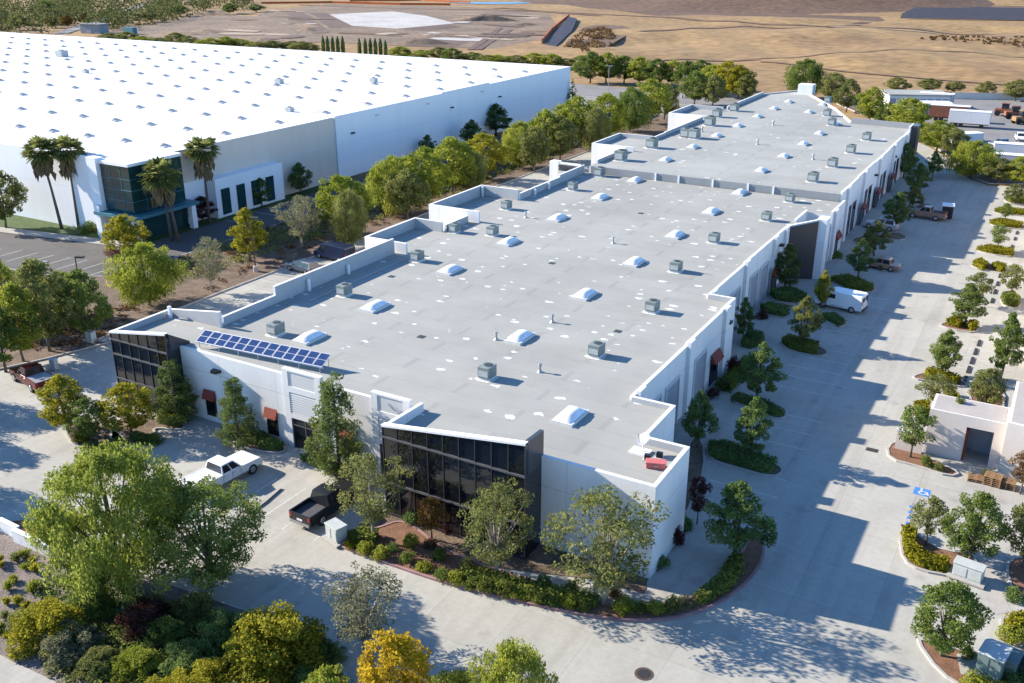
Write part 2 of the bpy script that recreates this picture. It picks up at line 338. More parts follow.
# ------------------------------------------------------------------ mesh builder
class MB:
    def __init__(s): s.v = []; s.f = []; s.m = []
    def add(s, vs, fs, mi=0):
        o = len(s.v); s.v += [tuple(p) for p in vs]; s.f += [tuple(i + o for i in f) for f in fs]; s.m += [mi] * len(fs)
        return s
    def box(s, x0, x1, y0, y1, z0, z1, mi=0, bottom=True, rot=0.0, cx=None, cy=None, top=True):
        vs = [(x0, y0, z0), (x1, y0, z0), (x1, y1, z0), (x0, y1, z0), (x0, y0, z1), (x1, y0, z1), (x1, y1, z1), (x0, y1, z1)]
        if rot:
            cx = (x0 + x1) / 2 if cx is None else cx; cy = (y0 + y1) / 2 if cy is None else cy
            c_, s_ = math.cos(rot), math.sin(rot)
            vs = [(cx + (x - cx) * c_ - (y - cy) * s_, cy + (x - cx) * s_ + (y - cy) * c_, z) for x, y, z in vs]
        fs = [(0, 1, 5, 4), (1, 2, 6, 5), (2, 3, 7, 6), (3, 0, 4, 7)]
        if top: fs.append((4, 5, 6, 7))
        if bottom: fs.append((3, 2, 1, 0))
        return s.add(vs, fs, mi)
    def prism(s, poly, z0, z1, mi=0, top=True, bottom=False, mtop=None):
        n = len(poly); zt = z1 if hasattr(z1, '__len__') else [z1] * n
        vs = [(p[0], p[1], z0) for p in poly] + [(p[0], p[1], zt[i]) for i, p in enumerate(poly)]
        s.add(vs, [(i, (i + 1) % n, n + (i + 1) % n, n + i) for i in range(n)], mi)
        if top: s.add(vs[n:], [tuple(range(n))], mi if mtop is None else mtop)
        if bottom: s.add(vs[:n], [tuple(reversed(range(n)))], mi)
        return s
    def wallseg(s, p, q, th, z0, za, zb=None, mi=0):
        """thin wall on the left side of p->q, sloping top allowed, open bottom"""
        zb = za if zb is None else zb
        dx, dy = q[0] - p[0], q[1] - p[1]; l = math.hypot(dx, dy); nx, ny = -dy / l * th, dx / l * th
        b = [(p[0], p[1]), (q[0], q[1]), (q[0] + nx, q[1] + ny), (p[0] + nx, p[1] + ny)]
        return s.prism(b, z0, [za, zb, zb, za], mi)
    def tube(s, pts, rad, n=8, mi=0, cap=True):
        P = [Vector(p) for p in pts]; rings = []
        o = len(s.v)
        for i, p in enumerate(P):
            d = (P[min(i + 1, len(P) - 1)] - P[max(i - 1, 0)]).normalized()
            a = d.orthogonal().normalized() if i == 0 else (a - d * a.dot(d)).normalized()
            b_ = d.cross(a)
            for k in range(n):
                t = 2 * math.pi * k / n
                s.v.append(tuple(p + (a * math.cos(t) + b_ * math.sin(t)) * rad[i]))
        for i in range(len(P) - 1):
            for k in range(n):
                s.f.append((o + i * n + k, o + i * n + (k + 1) % n, o + (i + 1) * n + (k + 1) % n, o + (i + 1) * n + k)); s.m.append(mi)
        if cap:
            s.f.append(tuple(o + k for k in reversed(range(n)))); s.m.append(mi)
            s.f.append(tuple(o + (len(P) - 1) * n + k for k in range(n))); s.m.append(mi)
        return s
    def build(s, name, mats, parent=None, smooth=False, bevel=0.0):
        me = bpy.data.meshes.new(name); me.from_pydata(s.v, [], s.f)
        for m in (mats if isinstance(mats, (list, tuple)) else [mats]): me.materials.append(m)
        if any(s.m): me.polygons.foreach_set('material_index', s.m)
        bm = bmesh.new(); bm.from_mesh(me)
        bmesh.ops.remove_doubles(bm, verts=bm.verts, dist=1e-5)
        bmesh.ops.recalc_face_normals(bm, faces=bm.faces)
        if bevel:
            try: bmesh.ops.bevel(bm, geom=bm.edges[:], offset=bevel, segments=2, profile=0.6, affect='EDGES', clamp_overlap=True)
            except Exception: pass
        bm.to_mesh(me); bm.free()
        if smooth: me.polygons.foreach_set('use_smooth', [True] * len(me.polygons))
        me.update()
        o = bpy.data.objects.new(name, me); COL.objects.link(o)
        if parent is not None: o.parent = parent
        return o
def flat(name, poly, z, m, parent=None):
    me = bpy.data.meshes.new(name); me.from_pydata([(p[0], p[1], z) for p in poly], [], [tuple(range(len(poly)))])
    bm = bmesh.new(); bm.from_mesh(me)
    bmesh.ops.triangulate(bm, faces=bm.faces)
    for f in bm.faces:
        if f.normal.z < 0: f.normal_flip()
    bm.to_mesh(me); bm.free()
    me.materials.append(m)
    o = bpy.data.objects.new(name, me); COL.objects.link(o)
    if parent is not None: o.parent = parent
    return o
def struct(o, kind='structure'): o['kind'] = kind; return o
def tag(o, label, cat, group=None):
    o['label'] = label; o['category'] = cat
    if group: o['group'] = group
    return o
def thing(name, loc, label, cat, group=None, rz=0.0):
    o = bpy.data.objects.new(name, None); o.empty_display_size = 0.3; COL.objects.link(o)
    o.location = loc; o.rotation_euler = (0, 0, rz)
    return tag(o, label, cat, group)
def copy_tree(o, parent=None):
    c = o.copy(); COL.objects.link(c); c.parent = parent
    for ch in list(o.children): copy_tree(ch, c)
    return c
ORD = ['first', 'second', 'third', 'fourth', 'fifth', 'sixth', 'seventh', 'eighth', 'ninth', 'tenth', 'eleventh', 'twelfth', 'thirteenth',
       'fourteenth', 'fifteenth', 'sixteenth', 'seventeenth', 'eighteenth', 'nineteenth', 'twentieth']
def chaikin(P, n=2, closed=True):
    for _ in range(n):
        Q = []
        L = len(P)
        for i in range(L if closed else L - 1):
            a, b = P[i], P[(i + 1) % L]
            Q += [(a[0] * .75 + b[0] * .25, a[1] * .75 + b[1] * .25), (a[0] * .25 + b[0] * .75, a[1] * .25 + b[1] * .75)]
        if not closed: Q = [P[0]] + Q + [P[-1]]
        P = Q
    return P
def area(P): return 0.5 * sum(P[i][0] * P[(i + 1) % len(P)][1] - P[(i + 1) % len(P)][0] * P[i][1] for i in range(len(P)))
def inset(P, d):
    if area(P) < 0: P = P[::-1]
    n = len(P); out = []
    for i in range(n):
        a, b, c = P[i - 1], P[i], P[(i + 1) % n]
        e1 = Vector((b[0] - a[0], b[1] - a[1])); e2 = Vector((c[0] - b[0], c[1] - b[1]))
        if e1.length < 1e-6 or e2.length < 1e-6: out.append(b); continue
        e1.normalize(); e2.normalize()
        n1 = Vector((-e1.y, e1.x)); n2 = Vector((-e2.y, e2.x)); m = n1 + n2
        if m.length < 1e-3: m = n1
        m.normalize(); k = d / max(0.4, m.dot(n1))
        out.append((b[0] + m.x * k, b[1] + m.y * k))
    return out
def px(P, z=0.0): return [gp(a, b, z) for a, b in P]
def kerb_ring(P, w, h, m, name='kerb', open_=False):
    if area(P) < 0: P = P[::-1]
    Q = inset(P, w); n = len(P); mb = MB()
    vs = [(p[0], p[1], -0.02) for p in P] + [(p[0], p[1], h) for p in P] + [(q[0], q[1], h) for q in Q] + [(q[0], q[1], 0.0) for q in Q]
    fs = []
    for i in range(n):
        j = (i + 1) % n
        fs += [(i, j, n + j, n + i), (n + i, n + j, 2 * n + j, 2 * n + i), (2 * n + i, 2 * n + j, 3 * n + j, 3 * n + i)]
    mb.add(vs, fs)
    return struct(mb.build(name, m))
def island(P, bed='mulch', kerb='kerb', smooth=2, z=0.1):
    P = chaikin(P, smooth) if smooth else P
    kerb_ring(P, 0.17, 0.14, M[kerb])
    return struct(flat('planting_bed', inset(P, 0.17), z, M[bed]))
def strip(P, w, z, m, name, closed=False, drape=False):
    """flat ribbon along a polyline"""
    if drape:
        Q = []
        for a, b in zip(P[:-1], P[1:]):
            k = max(1, int(math.hypot(b[0] - a[0], b[1] - a[1]) / 3)); Q += [(a[0] + (b[0] - a[0]) * i / k, a[1] + (b[1] - a[1]) * i / k) for i in range(k)]
        P = Q + [P[-1]]
    n = len(P); Lft, Rgt = [], []
    for i in range(n):
        a, b = P[max(i - 1, 0)], P[min(i + 1, n - 1)]
        d = Vector((b[0] - a[0], b[1] - a[1])).normalized()
        l_ = (P[i][0] - d.y * w / 2, P[i][1] + d.x * w / 2); r_ = (P[i][0] + d.y * w / 2, P[i][1] - d.x * w / 2)
        Lft.append((*l_, z + (th(*l_) if drape else 0))); Rgt.append((*r_, z + (th(*r_) if drape else 0)))
    mb = MB(); mb.add(Lft + Rgt, [(i, i + 1, n + i + 1, n + i) for i in range(n - 1)])
    return struct(mb.build(name, m))

# ================================================================== GROUND
def _ss(a, b, x): t = max(0.0, min(1.0, (x - a) / (b - a))); return t * t * (3 - 2 * t)
def th(x, y):
    """gentle roll of the dry field between the park and the brown hill"""
    k = _ss(312, 360, y) * (1 - _ss(560, 620, y)) * _ss(-215 , -150, x + (y - 312) * .12)
    if k <= 0: return 0.0
    return .5 * k * (1.9 * math.sin(x * .035 + y * .021 + 1.2) + 1.5 * math.sin(y * .052 - x * .012 + .5) + 1.1 * math.sin(x * .083 - y * .03) + .5 * math.sin(x * .19 + y * .11) + .9)
def terrain():
    xs = sorted(set(list(np.linspace(-2600, -300, 30)) + list(np.linspace(-300, 120, 106)) + list(np.linspace(120, 1400, 20)))); ys = sorted(set(list(np.linspace(-60, 300, 8)) + list(np.linspace(300, 640, 110)) + list(np.linspace(640, 4200, 60))))
    rng = np.random.default_rng(5)
    bumps = [(-150, 1000, 260, 22), (-700, 1050, 300, 40), (150, 1200, 320, 45), (-1100, 1300, 400, 60), (-350, 1600, 420, 50), (-1600, 900, 350, 60), (400, 800, 260, 25)]
    vs = []
    for y in ys:
        for x in xs:
            z = -0.06
            for bx, by, r, h in bumps:
                d2 = ((x - bx) ** 2 + (y - by) ** 2) / r ** 2
                if d2 < 9: z += h * max(0, math.exp(-d2 * 1.6) - 0.04)
            vs.append((x, y, z + th(x, y)))
    W = len(xs); fs = [(j * W + i, j * W + i + 1, (j + 1) * W + i + 1, (j + 1) * W + i) for j in range(len(ys) - 1) for i in range(W - 1)]
    mb = MB(); mb.add(vs, fs)
    return struct(mb.build('ground', M['field'], smooth=True))
terrain()
def mound(name, cx, cy, rx, ry, h, m, rot=0.0, seed=0, z0=-0.2):
    rng = random.Random(seed); ph = [rng.uniform(0, 6.28) for _ in range(4)]
    mb = MB(); R, T = 12, 48; vs = [(cx, cy, z0 + h)]; fs = []
    for i in range(1, R + 1):
        r = i / R
        for k in range(T):
            t = 2 * math.pi * k / T
            w = 1 + 0.12 * math.sin(2 * t + ph[0]) + 0.08 * math.sin(3 * t + ph[1]) + 0.05 * math.sin(5 * t + ph[2])
            x, y = rx * r * w * math.cos(t), ry * r * w * math.sin(t)
            vs.append((cx + x * math.cos(rot) - y * math.sin(rot), cy + x * math.sin(rot) + y * math.cos(rot), z0 + h * (0.5 + 0.5 * math.cos(math.pi * r))))
    for k in range(T): fs.append((0, 1 + k, 1 + (k + 1) % T))
    for i in range(R - 1):
        for k in range(T):
            a = 1 + i * T + k; b = 1 + i * T + (k + 1) % T
            fs.append((a, a + T, b + T, b))
    mb.add(vs, fs); return struct(mb.build(name, m, smooth=True))
mound('hill', -205, 800, 215, 190, 26, M['hill'], 0.2, 1)
mound('hill', -470, 760, 150, 110, 8, M['field'], 0.1, 2)

LOT = [(-81.3, 56.5), (-81.3, 176), (-70, 206), (-58, 236), (-45, 232), gp(906, 137), gp(929, 147), gp(946, 157), gp(955, 171), gp(971, 179), gp(988, 185.5), gp(1012, 186.5),
       (60, 178), (60, 5), (-60, 5), (-140, 25), gp(-120, 395), gp(0, 371), gp(49, 360), gp(110, 343.5)]
struct(flat('lot', LOT, 0.0, M['concrete']))

# planted strip between the left drive and the warehouse lot
STRIP = [gp(110, 343), gp(49, 359), gp(0, 370), gp(-140, 392), (-150, 66), (-118, 66.5), (-104, 68.5), (-96.5, 72), (-96.5, 216), (-84, 222), (-60, 240), (-58.5, 236.5), (-70, 206.5), (-81.3, 176.5), (-81.3, 57)]
kerb_ring(STRIP, 0.18, 0.14, M['kerb']); struct(flat('planting_bed', inset(STRIP, 0.18), 0.1, M['soil']))
# warehouse lot
struct(flat('parking_lot', [(-260, 30), (-150.2, 66.0), (-118, 66.6), (-104, 68.6), (-96.7, 72), (-96.7, 222), (-104.8, 222), (-104.8, 81.5), (-128, 77.6), (-260, 54)], -0.004, M['asphalt']))
struct(flat('parking_lot', [(-190, 222.2), (-84.2, 222.2), (-62, 240), (-78, 262), (-190, 268)], -0.004, M['asphalt_pale']))
struct(strip([(-260, 55), (-128, 78.5), (-105.5, 82.3)], 2.2, 0.06, M['walk'], 'sidewalk'))
struct(flat('lawn', [(-260, 57), (-128, 79.9), (-105, 83.8), (-105, 128), (-107.6, 128), (-107.6, 92), (-112, 84.6), (-260, 84.6)], 0.02, M['lawn']))
for yy in np.arange(98, 220, 2.9):
    if int(yy) % 9: struct(strip([(-104.7, yy), (-100.2, yy)], 0.1, 0.003, M['paint'], 'road_paint'))
for xx in np.arange(-128, -98, 2.8):
    y0 = 69 + (xx + 118) * 0.12 if xx > -118 else 68
    struct(strip([(xx, y0), (xx, y0 + 4.5)], 0.1, 0.003, M['paint'], 'road_paint'))
for yy in (240, 243.5, 232): struct(strip([(-150, yy), (-86, yy - 3)], 0.35, 0.003, M['paint'], 'road_paint'))
# planted slope at the near left corner of the picture
SLOPE = [gp(-160, 495), gp(0, 527), gp(58, 551), gp(140, 574), gp(250, 612), gp(330, 648), gp(356, 690), gp(372, 800), gp(-100, 900), gp(-300, 700)]
kerb_ring(SLOPE, 0.18, 0.14, M['kerb']); struct(flat('planting_bed', inset(SLOPE, 0.18), 0.1, M['slope']))
struct(strip([gp(-60, 640), gp(0, 673), gp(40, 692), gp(90, 730)], 1.7, 0.125, M['walk'], 'sidewalk'))
# small terracotta patch above the retaining wall
struct(flat('mulch_patch', chaikin(px([(2, 522), (60, 520), (62, 540), (40, 548), (4, 534)]), 2), 0.115, M['mulch']))

# islands: pixel outlines of the photo turned into ground outlines
ISL_FRONT = px([(330, 543), (345, 536), (380, 528), (400, 520), (420, 530), (445, 552), (520, 578), (600, 603), (640, 610), (690, 600), (722, 578), (742, 552), (752, 530), (764, 540), (765, 560), (748, 585), (715, 608), (672, 622), (610, 622), (540, 608), (455, 588), (390, 566), (345, 550)])
island(ISL_FRONT, 'mulch', 'kerb_red', 2)
# planting against the glass front and the walk between
struct(flat('planting_bed', [(-37.2, 43.6), (-36.4, 45.7), (-25.4, 45.7), (-25.2, 47.8), (-17.6, 47.8), (-17.2, 46.3), (-21, 45.9), (-26, 44.2), (-33, 42.9)], 0.05, M['soil']))
struct(flat('sidewalk', [(-60, 45.9), (-37.5, 46.3), (-37.0, 42.9), (-33, 41.9), (-26, 43.3), (-21, 45.0), (-16.4, 45.6), (-14.2, 50.5), (-14.2, 56.2), (-17.3, 56.2), (-17.3, 47.0), (-21, 46.6), (-26.2, 45.0), (-33, 43.6), (-36.6, 44.0), (-36.6, 50.0), (-60, 50.0)], 0.012, M['walk']))
for a in [  # beds along the front facade
    [(218, 428), (243, 425), (288, 447), (284, 455), (258, 453), (226, 441)],
    [(308, 456), (322, 455), (372, 478), (378, 496), (352, 492), (318, 470)],
    [(110, 428), (128, 412), (160, 420), (188, 424), (182, 432), (150, 428), (165, 440), (150, 448), (110, 446)],
    [(62, 430), (80, 418), (112, 428), (128, 440), (122, 452), (92, 452), (72, 446)],
    [(205, 470), (300, 477), (300, 479), (205, 472)]][:4]:
    island(px(a), 'soil', 'kerb')
struct(strip([gp(278, 488), gp(262, 502), gp(248, 512)], 0.7, 0.13, M['walk'], 'kerb'))
# islands in the shade along the right facade
SHADE = [
 [(706, 446), (728, 446), (756, 457), (780, 466), (785, 473), (773, 479), (728, 467), (708, 460)],
 [(728, 400), (737, 396), (770, 405), (790, 416), (778, 421), (753, 411)],
 [(778, 344), (787, 339), (819, 346), (831, 354), (819, 358), (790, 352)],
 [(757, 309), (772, 306), (791, 315), (785, 319), (764, 315)],
 [(818, 318), (834, 316), (848, 325), (838, 328)],
 [(768, 296), (790, 291), (808, 300), (796, 305), (774, 302)],
 [(828, 280), (848, 278), (878, 289), (870, 294), (846, 290)],
 [(818, 256), (836, 254), (843, 259), (828, 262)],
 [(848, 240), (870, 234), (880, 240), (860, 246)],
 [(878, 236), (896, 232), (910, 238), (896, 242)],
 [(872, 262), (884, 261), (893, 270), (880, 272)],
 [(912, 207), (926, 203), (936, 208), (922, 211)],
 [(690, 436), (704, 440), (706, 470), (694, 500), (688, 515), (680, 512), (684, 470)]]
for a in SHADE: island(px(a), 'soil', 'kerb', 1)
# islands in the sunlit lot
LOTI = [
 [(912, 376), (930, 372), (968, 383), (966, 389), (930, 382), (914, 380)],
 [(940, 392), (952, 393), (962, 403), (946, 402)],
 [(910, 408), (930, 405), (930, 420), (912, 418)],
 [(936, 325), (955, 321), (980, 328), (976, 334), (950, 330)],
 [(968, 266), (980, 262), (1008, 269), (1007, 275), (985, 271)],
 [(999, 299), (1012, 296), (1022, 304), (1018, 310), (1003, 307)],
 [(972, 250), (990, 248), (1016, 253), (1014, 258), (990, 255)],
 [(987, 224), (1000, 221), (1026, 226), (1024, 230), (1000, 228)],
 [(990, 212), (1004, 209), (1032, 213), (1030, 217), (1004, 215)],
 [(1002, 200), (1012, 197), (1036, 201), (1034, 206), (1010, 204)],
 [(966, 388), (985, 383), (1006, 392), (1003, 414), (972, 408)],
 [(898, 536), (912, 531), (925, 541), (945, 552), (975, 552), (978, 575), (952, 578), (920, 572), (902, 562)],
 [(914, 640), (925, 640), (948, 648), (985, 655), (1010, 660), (1012, 692), (968, 692), (938, 674)],
 [(886, 446), (900, 440), (936, 462), (962, 474), (950, 478), (920, 468), (888, 460)],
 [(996, 620), (1012, 616), (1040, 618), (1040, 650), (1012, 642)],
 [(1003, 566), (1016, 556), (1040, 560), (1040, 604), (1012, 596)]]
for a in LOTI: island(px(a), 'mulch', 'kerb', 1)
struct(flat('sidewalk', px([(962, 575), (984, 553), (990, 548), (1004, 556), (1006, 600), (1012, 612), (990, 615), (984, 582)]), 0.01, M['walk']))
struct(flat('equipment_pad', px([(956, 656), (977, 653), (985, 668), (984, 684), (960, 676)]), 0.16, M['walk']))
struct(flat('sidewalk', [(0.6, 72), (3.0, 71), (6, 66), (6, 62), (3.5, 62), (1.0, 66), (-2, 71.0)], 0.008, M['walk']))

# painted stall lines
def line_px(a, b, w=0.1, m='paint'): struct(strip([gp(*a), gp(*b)], w, 0.006, M[m], 'road_paint'))
for k in range(9): # stalls along the right facade, in its shade
    y = 61.5 + k * 2.75
    if k not in (2, 6): struct(strip([(-18.4, y), (-13.2, y)], 0.1, 0.006, M['paint'], 'road_paint'))
for y in (86, 88.8, 91.6, 97, 99.8, 107, 110): struct(strip([(-19.0, y), (-14.0, y)], 0.1, 0.006, M['paint'], 'road_paint'))
for x in (-52.6, -49.0, -46.4, -43.6, -41.4, -38.6): struct(strip([(x, 40.6), (x, 45.6)], 0.1, 0.006, M['paint'], 'road_paint'))
for y in (76.5, 79.3, 82.1, 88, 93.5, 96.3, 99.1, 104.7, 110.3, 116, 121.5, 124.3, 132, 136, 143): struct(strip([(-7.4, y), (-2.2, y - 0.0)], 0.09, 0.006, M['paint'], 'road_paint'))
for y in (74, 77, 80, 83, 89, 92, 95): struct(strip([(-81, y), (-76, y)], 0.1, 0.006, M['paint'], 'road_paint'))
# blue accessible-stall paint with a white figure
def access_mark(px_, py_):
    x, y = gp(px_, py_)
    struct(flat('road_paint', [(x - .55, y - .55), (x + .55, y - .55), (x + .55, y + .55), (x - .55, y + .55)], 0.006, M['paint_blue']))
    mb = MB(); T = 14
    ring = [(x + 0.05 + .30 * math.cos(t), y - .12 + .30 * math.sin(t)) for t in np.linspace(2.2, 6.6, T)]
    inn = [(x + 0.05 + .20 * math.cos(t), y - .12 + .20 * math.sin(t)) for t in np.linspace(2.2, 6.6, T)]
    mb.add([(a, b, .010) for a, b in ring + inn], [(i, i + 1, T + i + 1, T + i) for i in range(T - 1)])
    mb.add([(x - .12, y - .05, .011), (x + .02, y - .05, .011), (x - .02, y + .33, .011), (x - .14, y + .33, .011)], [(0, 1, 2, 3)])
    mb.add([(x - .05, y + .02, .012), (x + .28, y + .02, .012), (x + .40, y - .36, .012), (x + .52, y - .30, .012), (x + .36, y + .12, .012), (x - .05, y + .12, .012)], [(0, 1, 2, 3, 4, 5)])
    mb.add([(x - .08 + .1 * math.cos(t), y + .44 + .1 * math.sin(t), .011) for t in np.linspace(0, 5.6, 9)], [tuple(range(9))])
    struct(mb.build('road_paint', M['paint']))
access_mark(922, 492)
for t in (0.1, 0.35, 0.6, 0.85): line_px((910 - 5 * t, 504 + 22 * t), (914 - 5 * t, 505 + 22 * t), 0.35, 'paint_blue')

# far ground: construction site, tracks, reservoir, storage yard
struct(flat('construction_site', px([(215, 47), (262, 12), (330, 4), (470, 7), (548, 14), (560, 30), (540, 50), (470, 48), (400, 46), (330, 42)]), 0.06, M['dirt']))
struct(flat('construction_site', px([(100, 33), (205, 14), (262, 17), (285, 22), (262, 40), (205, 42), (130, 40)]), 0.05, M['dirt']))
struct(flat('building_pad', px([(329, 14.5), (392, 11.5), (426, 16), (456, 23.5), (397, 29), (352, 26)]), 0.14, M['pad_white']))
for a in ([(286, 13), (303, 13), (318, 20), (300, 22)], [(308, 13), (326, 13), (346, 20), (322, 19)], [(318, 21), (343, 20), (352, 27), (330, 28)], [(302, 23), (316, 22), (328, 30), (314, 31)], [(405, 26), (448, 24), (462, 27), (430, 31), (404, 30)]):
    struct(flat('building_pad', px(a), 0.12, M['pad_brown']))
struct(flat('excavation_shadow', px([(404, 46), (425, 39), (468, 35), (480, 37), (455, 47)]), 0.10, M['pad_brown']))  # shadow band of the excavation, painted as a dark brown sheet
_rg = random.Random(21)
for q in range(18):
    bx, by = (_rg.uniform(110, 545), _rg.uniform(14, 44)) if q < 18 else (_rg.uniform(560, 900), _rg.uniform(26, 50))
    if 320 < bx < 462 and 8 < by < 32: continue
    if bx < 205 and by < 30: continue
    x, y = gp(bx, by); mound('dirt_mound', x, y, _rg.uniform(8, 26), _rg.uniform(4, 10), _rg.uniform(1.2, 3.6), M['dirt' if bx < 555 else 'field'], _rg.uniform(-.6, .6), q + 40, -.3 + th(x, y))
for q in range(46):
    bx, by = _rg.uniform(235, 545), _rg.uniform(8, 40)
    if 325 < bx < 460 and 10 < by < 30: continue
    x, y = gp(bx, by); a_ = _rg.uniform(3, 16); b_ = _rg.uniform(2, 7); r_ = _rg.uniform(-.5, .5)
    P_ = chaikin([(x + (c1 * a_ * math.cos(r_) - c2 * b_ * math.sin(r_)) * _rg.uniform(.7, 1.3), y + (c1 * a_ * math.sin(r_) + c2 * b_ * math.cos(r_)) * _rg.uniform(.7, 1.3)) for c1, c2 in ((-1, -1), (1, -1), (1.2, .3), (.6, 1), (-1, 1))], 1)
    struct(flat('graded_patch', P_, .16 + q * .004, M[_rg.choice(['pad_brown', 'track_pale', 'pad_brown', 'track', 'pad_white'])]))
for P_, w_, m_ in [([(470, 50), (488, 38), (500, 28)], 3.0, 'pad_brown'), ([(478, 50), (496, 38), (510, 30)], 3.0, 'pad_brown'),
    ([(500, 8), (568, 13), (678, 18), (760, 26), (845, 26), (966, 31), (1040, 34)], 5.0, 'track'), ([(640, 33), (710, 28), (760, 27), (800, 30), (860, 25)], 4.0, 'track'),
    ([(700, 60), (760, 60), (824, 58), (904, 53.5), (1040, 55.5)], 2.6, 'track'), ([(760, 63), (822, 69.5), (904, 77), (982, 84), (1040, 88)], 2.0, 'track'),
    ([(640, 62), (690, 59), (760, 61)], 2.0, 'track'), ([(300, 5), (400, 9), (520, 10), (600, 16)], 6, 'track'), ([(830, 27), (900, 30), (1040, 38)], 5, 'track_pale')]:
    strip(chaikin(px(P_), 2, False), w_, 0.2, M[m_], 'dirt_track', drape=True)
struct(flat('scrub_ground', chaikin(px([(560, 52), (575, 30), (600, 24), (640, 28), (612, 44), (590, 56)]), 2), 0.10, M['field_dark']))
struct(flat('scrub_ground', chaikin(px([(585, -4), (600, 8), (650, 15), (700, 21), (745, 22), (800, 25), (888, 23), (875, 14), (830, 6), (790, -4)]), 1), 0.08, M['hill']))
struct(flat('reservoir', chaikin(px([(440, 2.5), (500, 5.2), (555, 1.5), (560, -4), (500, -7), (430, -4)]), 2), 0.2, M['water']))
struct(strip(chaikin(px([(60, 34), (100, 21), (130, 10), (165, -3)]), 2, False), 7, 0.2, M['road_far'], 'road'))
struct(flat('yard', px([(886, 108), (946, 99), (1080, 100), (1080, 178), (1016, 176), (985, 150), (950, 128), (905, 120)]), 0.03, M['asphalt_pale']))
struct(strip(px([(880, 98), (955, 93.5), (1090, 96)]), 3.0, 0.08, M['track_pale'], 'path'))
BEDR = px([(836, 104), (850, 96), (890, 112), (930, 126), (960, 142), (985, 158), (1012, 174), (1060, 176), (1060, 184.5), (1012, 184.5), (988, 184), (972, 178), (957, 170), (947, 155), (930, 145), (906, 135), (870, 118)])
kerb_ring(BEDR, 0.3, 0.14, M['kerb']); struct(flat('planting_bed', inset(BEDR, 0.3), 0.1, M['soil']))

# ================================================================== THE GREY-ROOFED BUILDING, NEAR PART
RZ = 6.1
near_b = thing('industrial_building', (-43, 88, 0), 'long white industrial building with a flat grey roof and dark glass corners, nearest the road', 'building')
def part(mb, name, m, parent, **k):
    o = mb.build(name, m, None, **k); o.parent = parent
    o.matrix_parent_inverse = Matrix.Translation(parent.location).inverted() if parent.parent is None else Matrix.Identity(4)
    return o
def sub(mb, name, m, parent, **k):
    o = mb.build(name, m, None, **k); o.parent = parent
    return o
def reparent(o, parent):
    o.parent = parent; o.matrix_parent_inverse = Matrix.Translation(parent.location).inverted(); return o
FOOT = [(-60.5, 50.1), (-36.4, 50.1), (-25.3, 50.1), (-25.3, 47.9), (-17.5, 47.9), (-17.5, 53.8), (-20.6, 53.8), (-20.6, 59.4), (-23.9, 59.4), (-23.9, 83.6),
        (-26.5, 83.6), (-26.5, 111.6), (-23.4, 113.4), (-23.4, 115.4), (-26.5, 115.4), (-26.5, 121), (-23.4, 121), (-23.4, 128.4), (-61.3, 128.4), (-61.3, 108.5), (-67, 108.5), (-67, 96), (-61.3, 96), (-61.3, 90.6), (-65.3, 90.6), (-65.3, 81), (-61.3, 81), (-61.3, 55.3), (-60.5, 55.3)]
part(MB().prism(FOOT, 0, RZ, top=False), 'wall', M['wall'], near_b)
BAY = [(-36.4, 45.8), (-25.3, 45.8), (-25.3, 50.1), (-36.4, 50.1)]
LBAY = [(-67.4, 48.8), (-60.5, 48.8), (-60.5, 55.3), (-67.4, 55.3)]
roof = reparent(flat('roof', [(-67.4, 48.8), (-60.5, 48.8), (-60.5, 50.1), (-36.4, 50.1), (-36.4, 45.8), (-25.3, 45.8)] + FOOT[3:-2] + [(-61.3, 55.3), (-67.4, 55.3)], RZ, M['roof']), near_b)
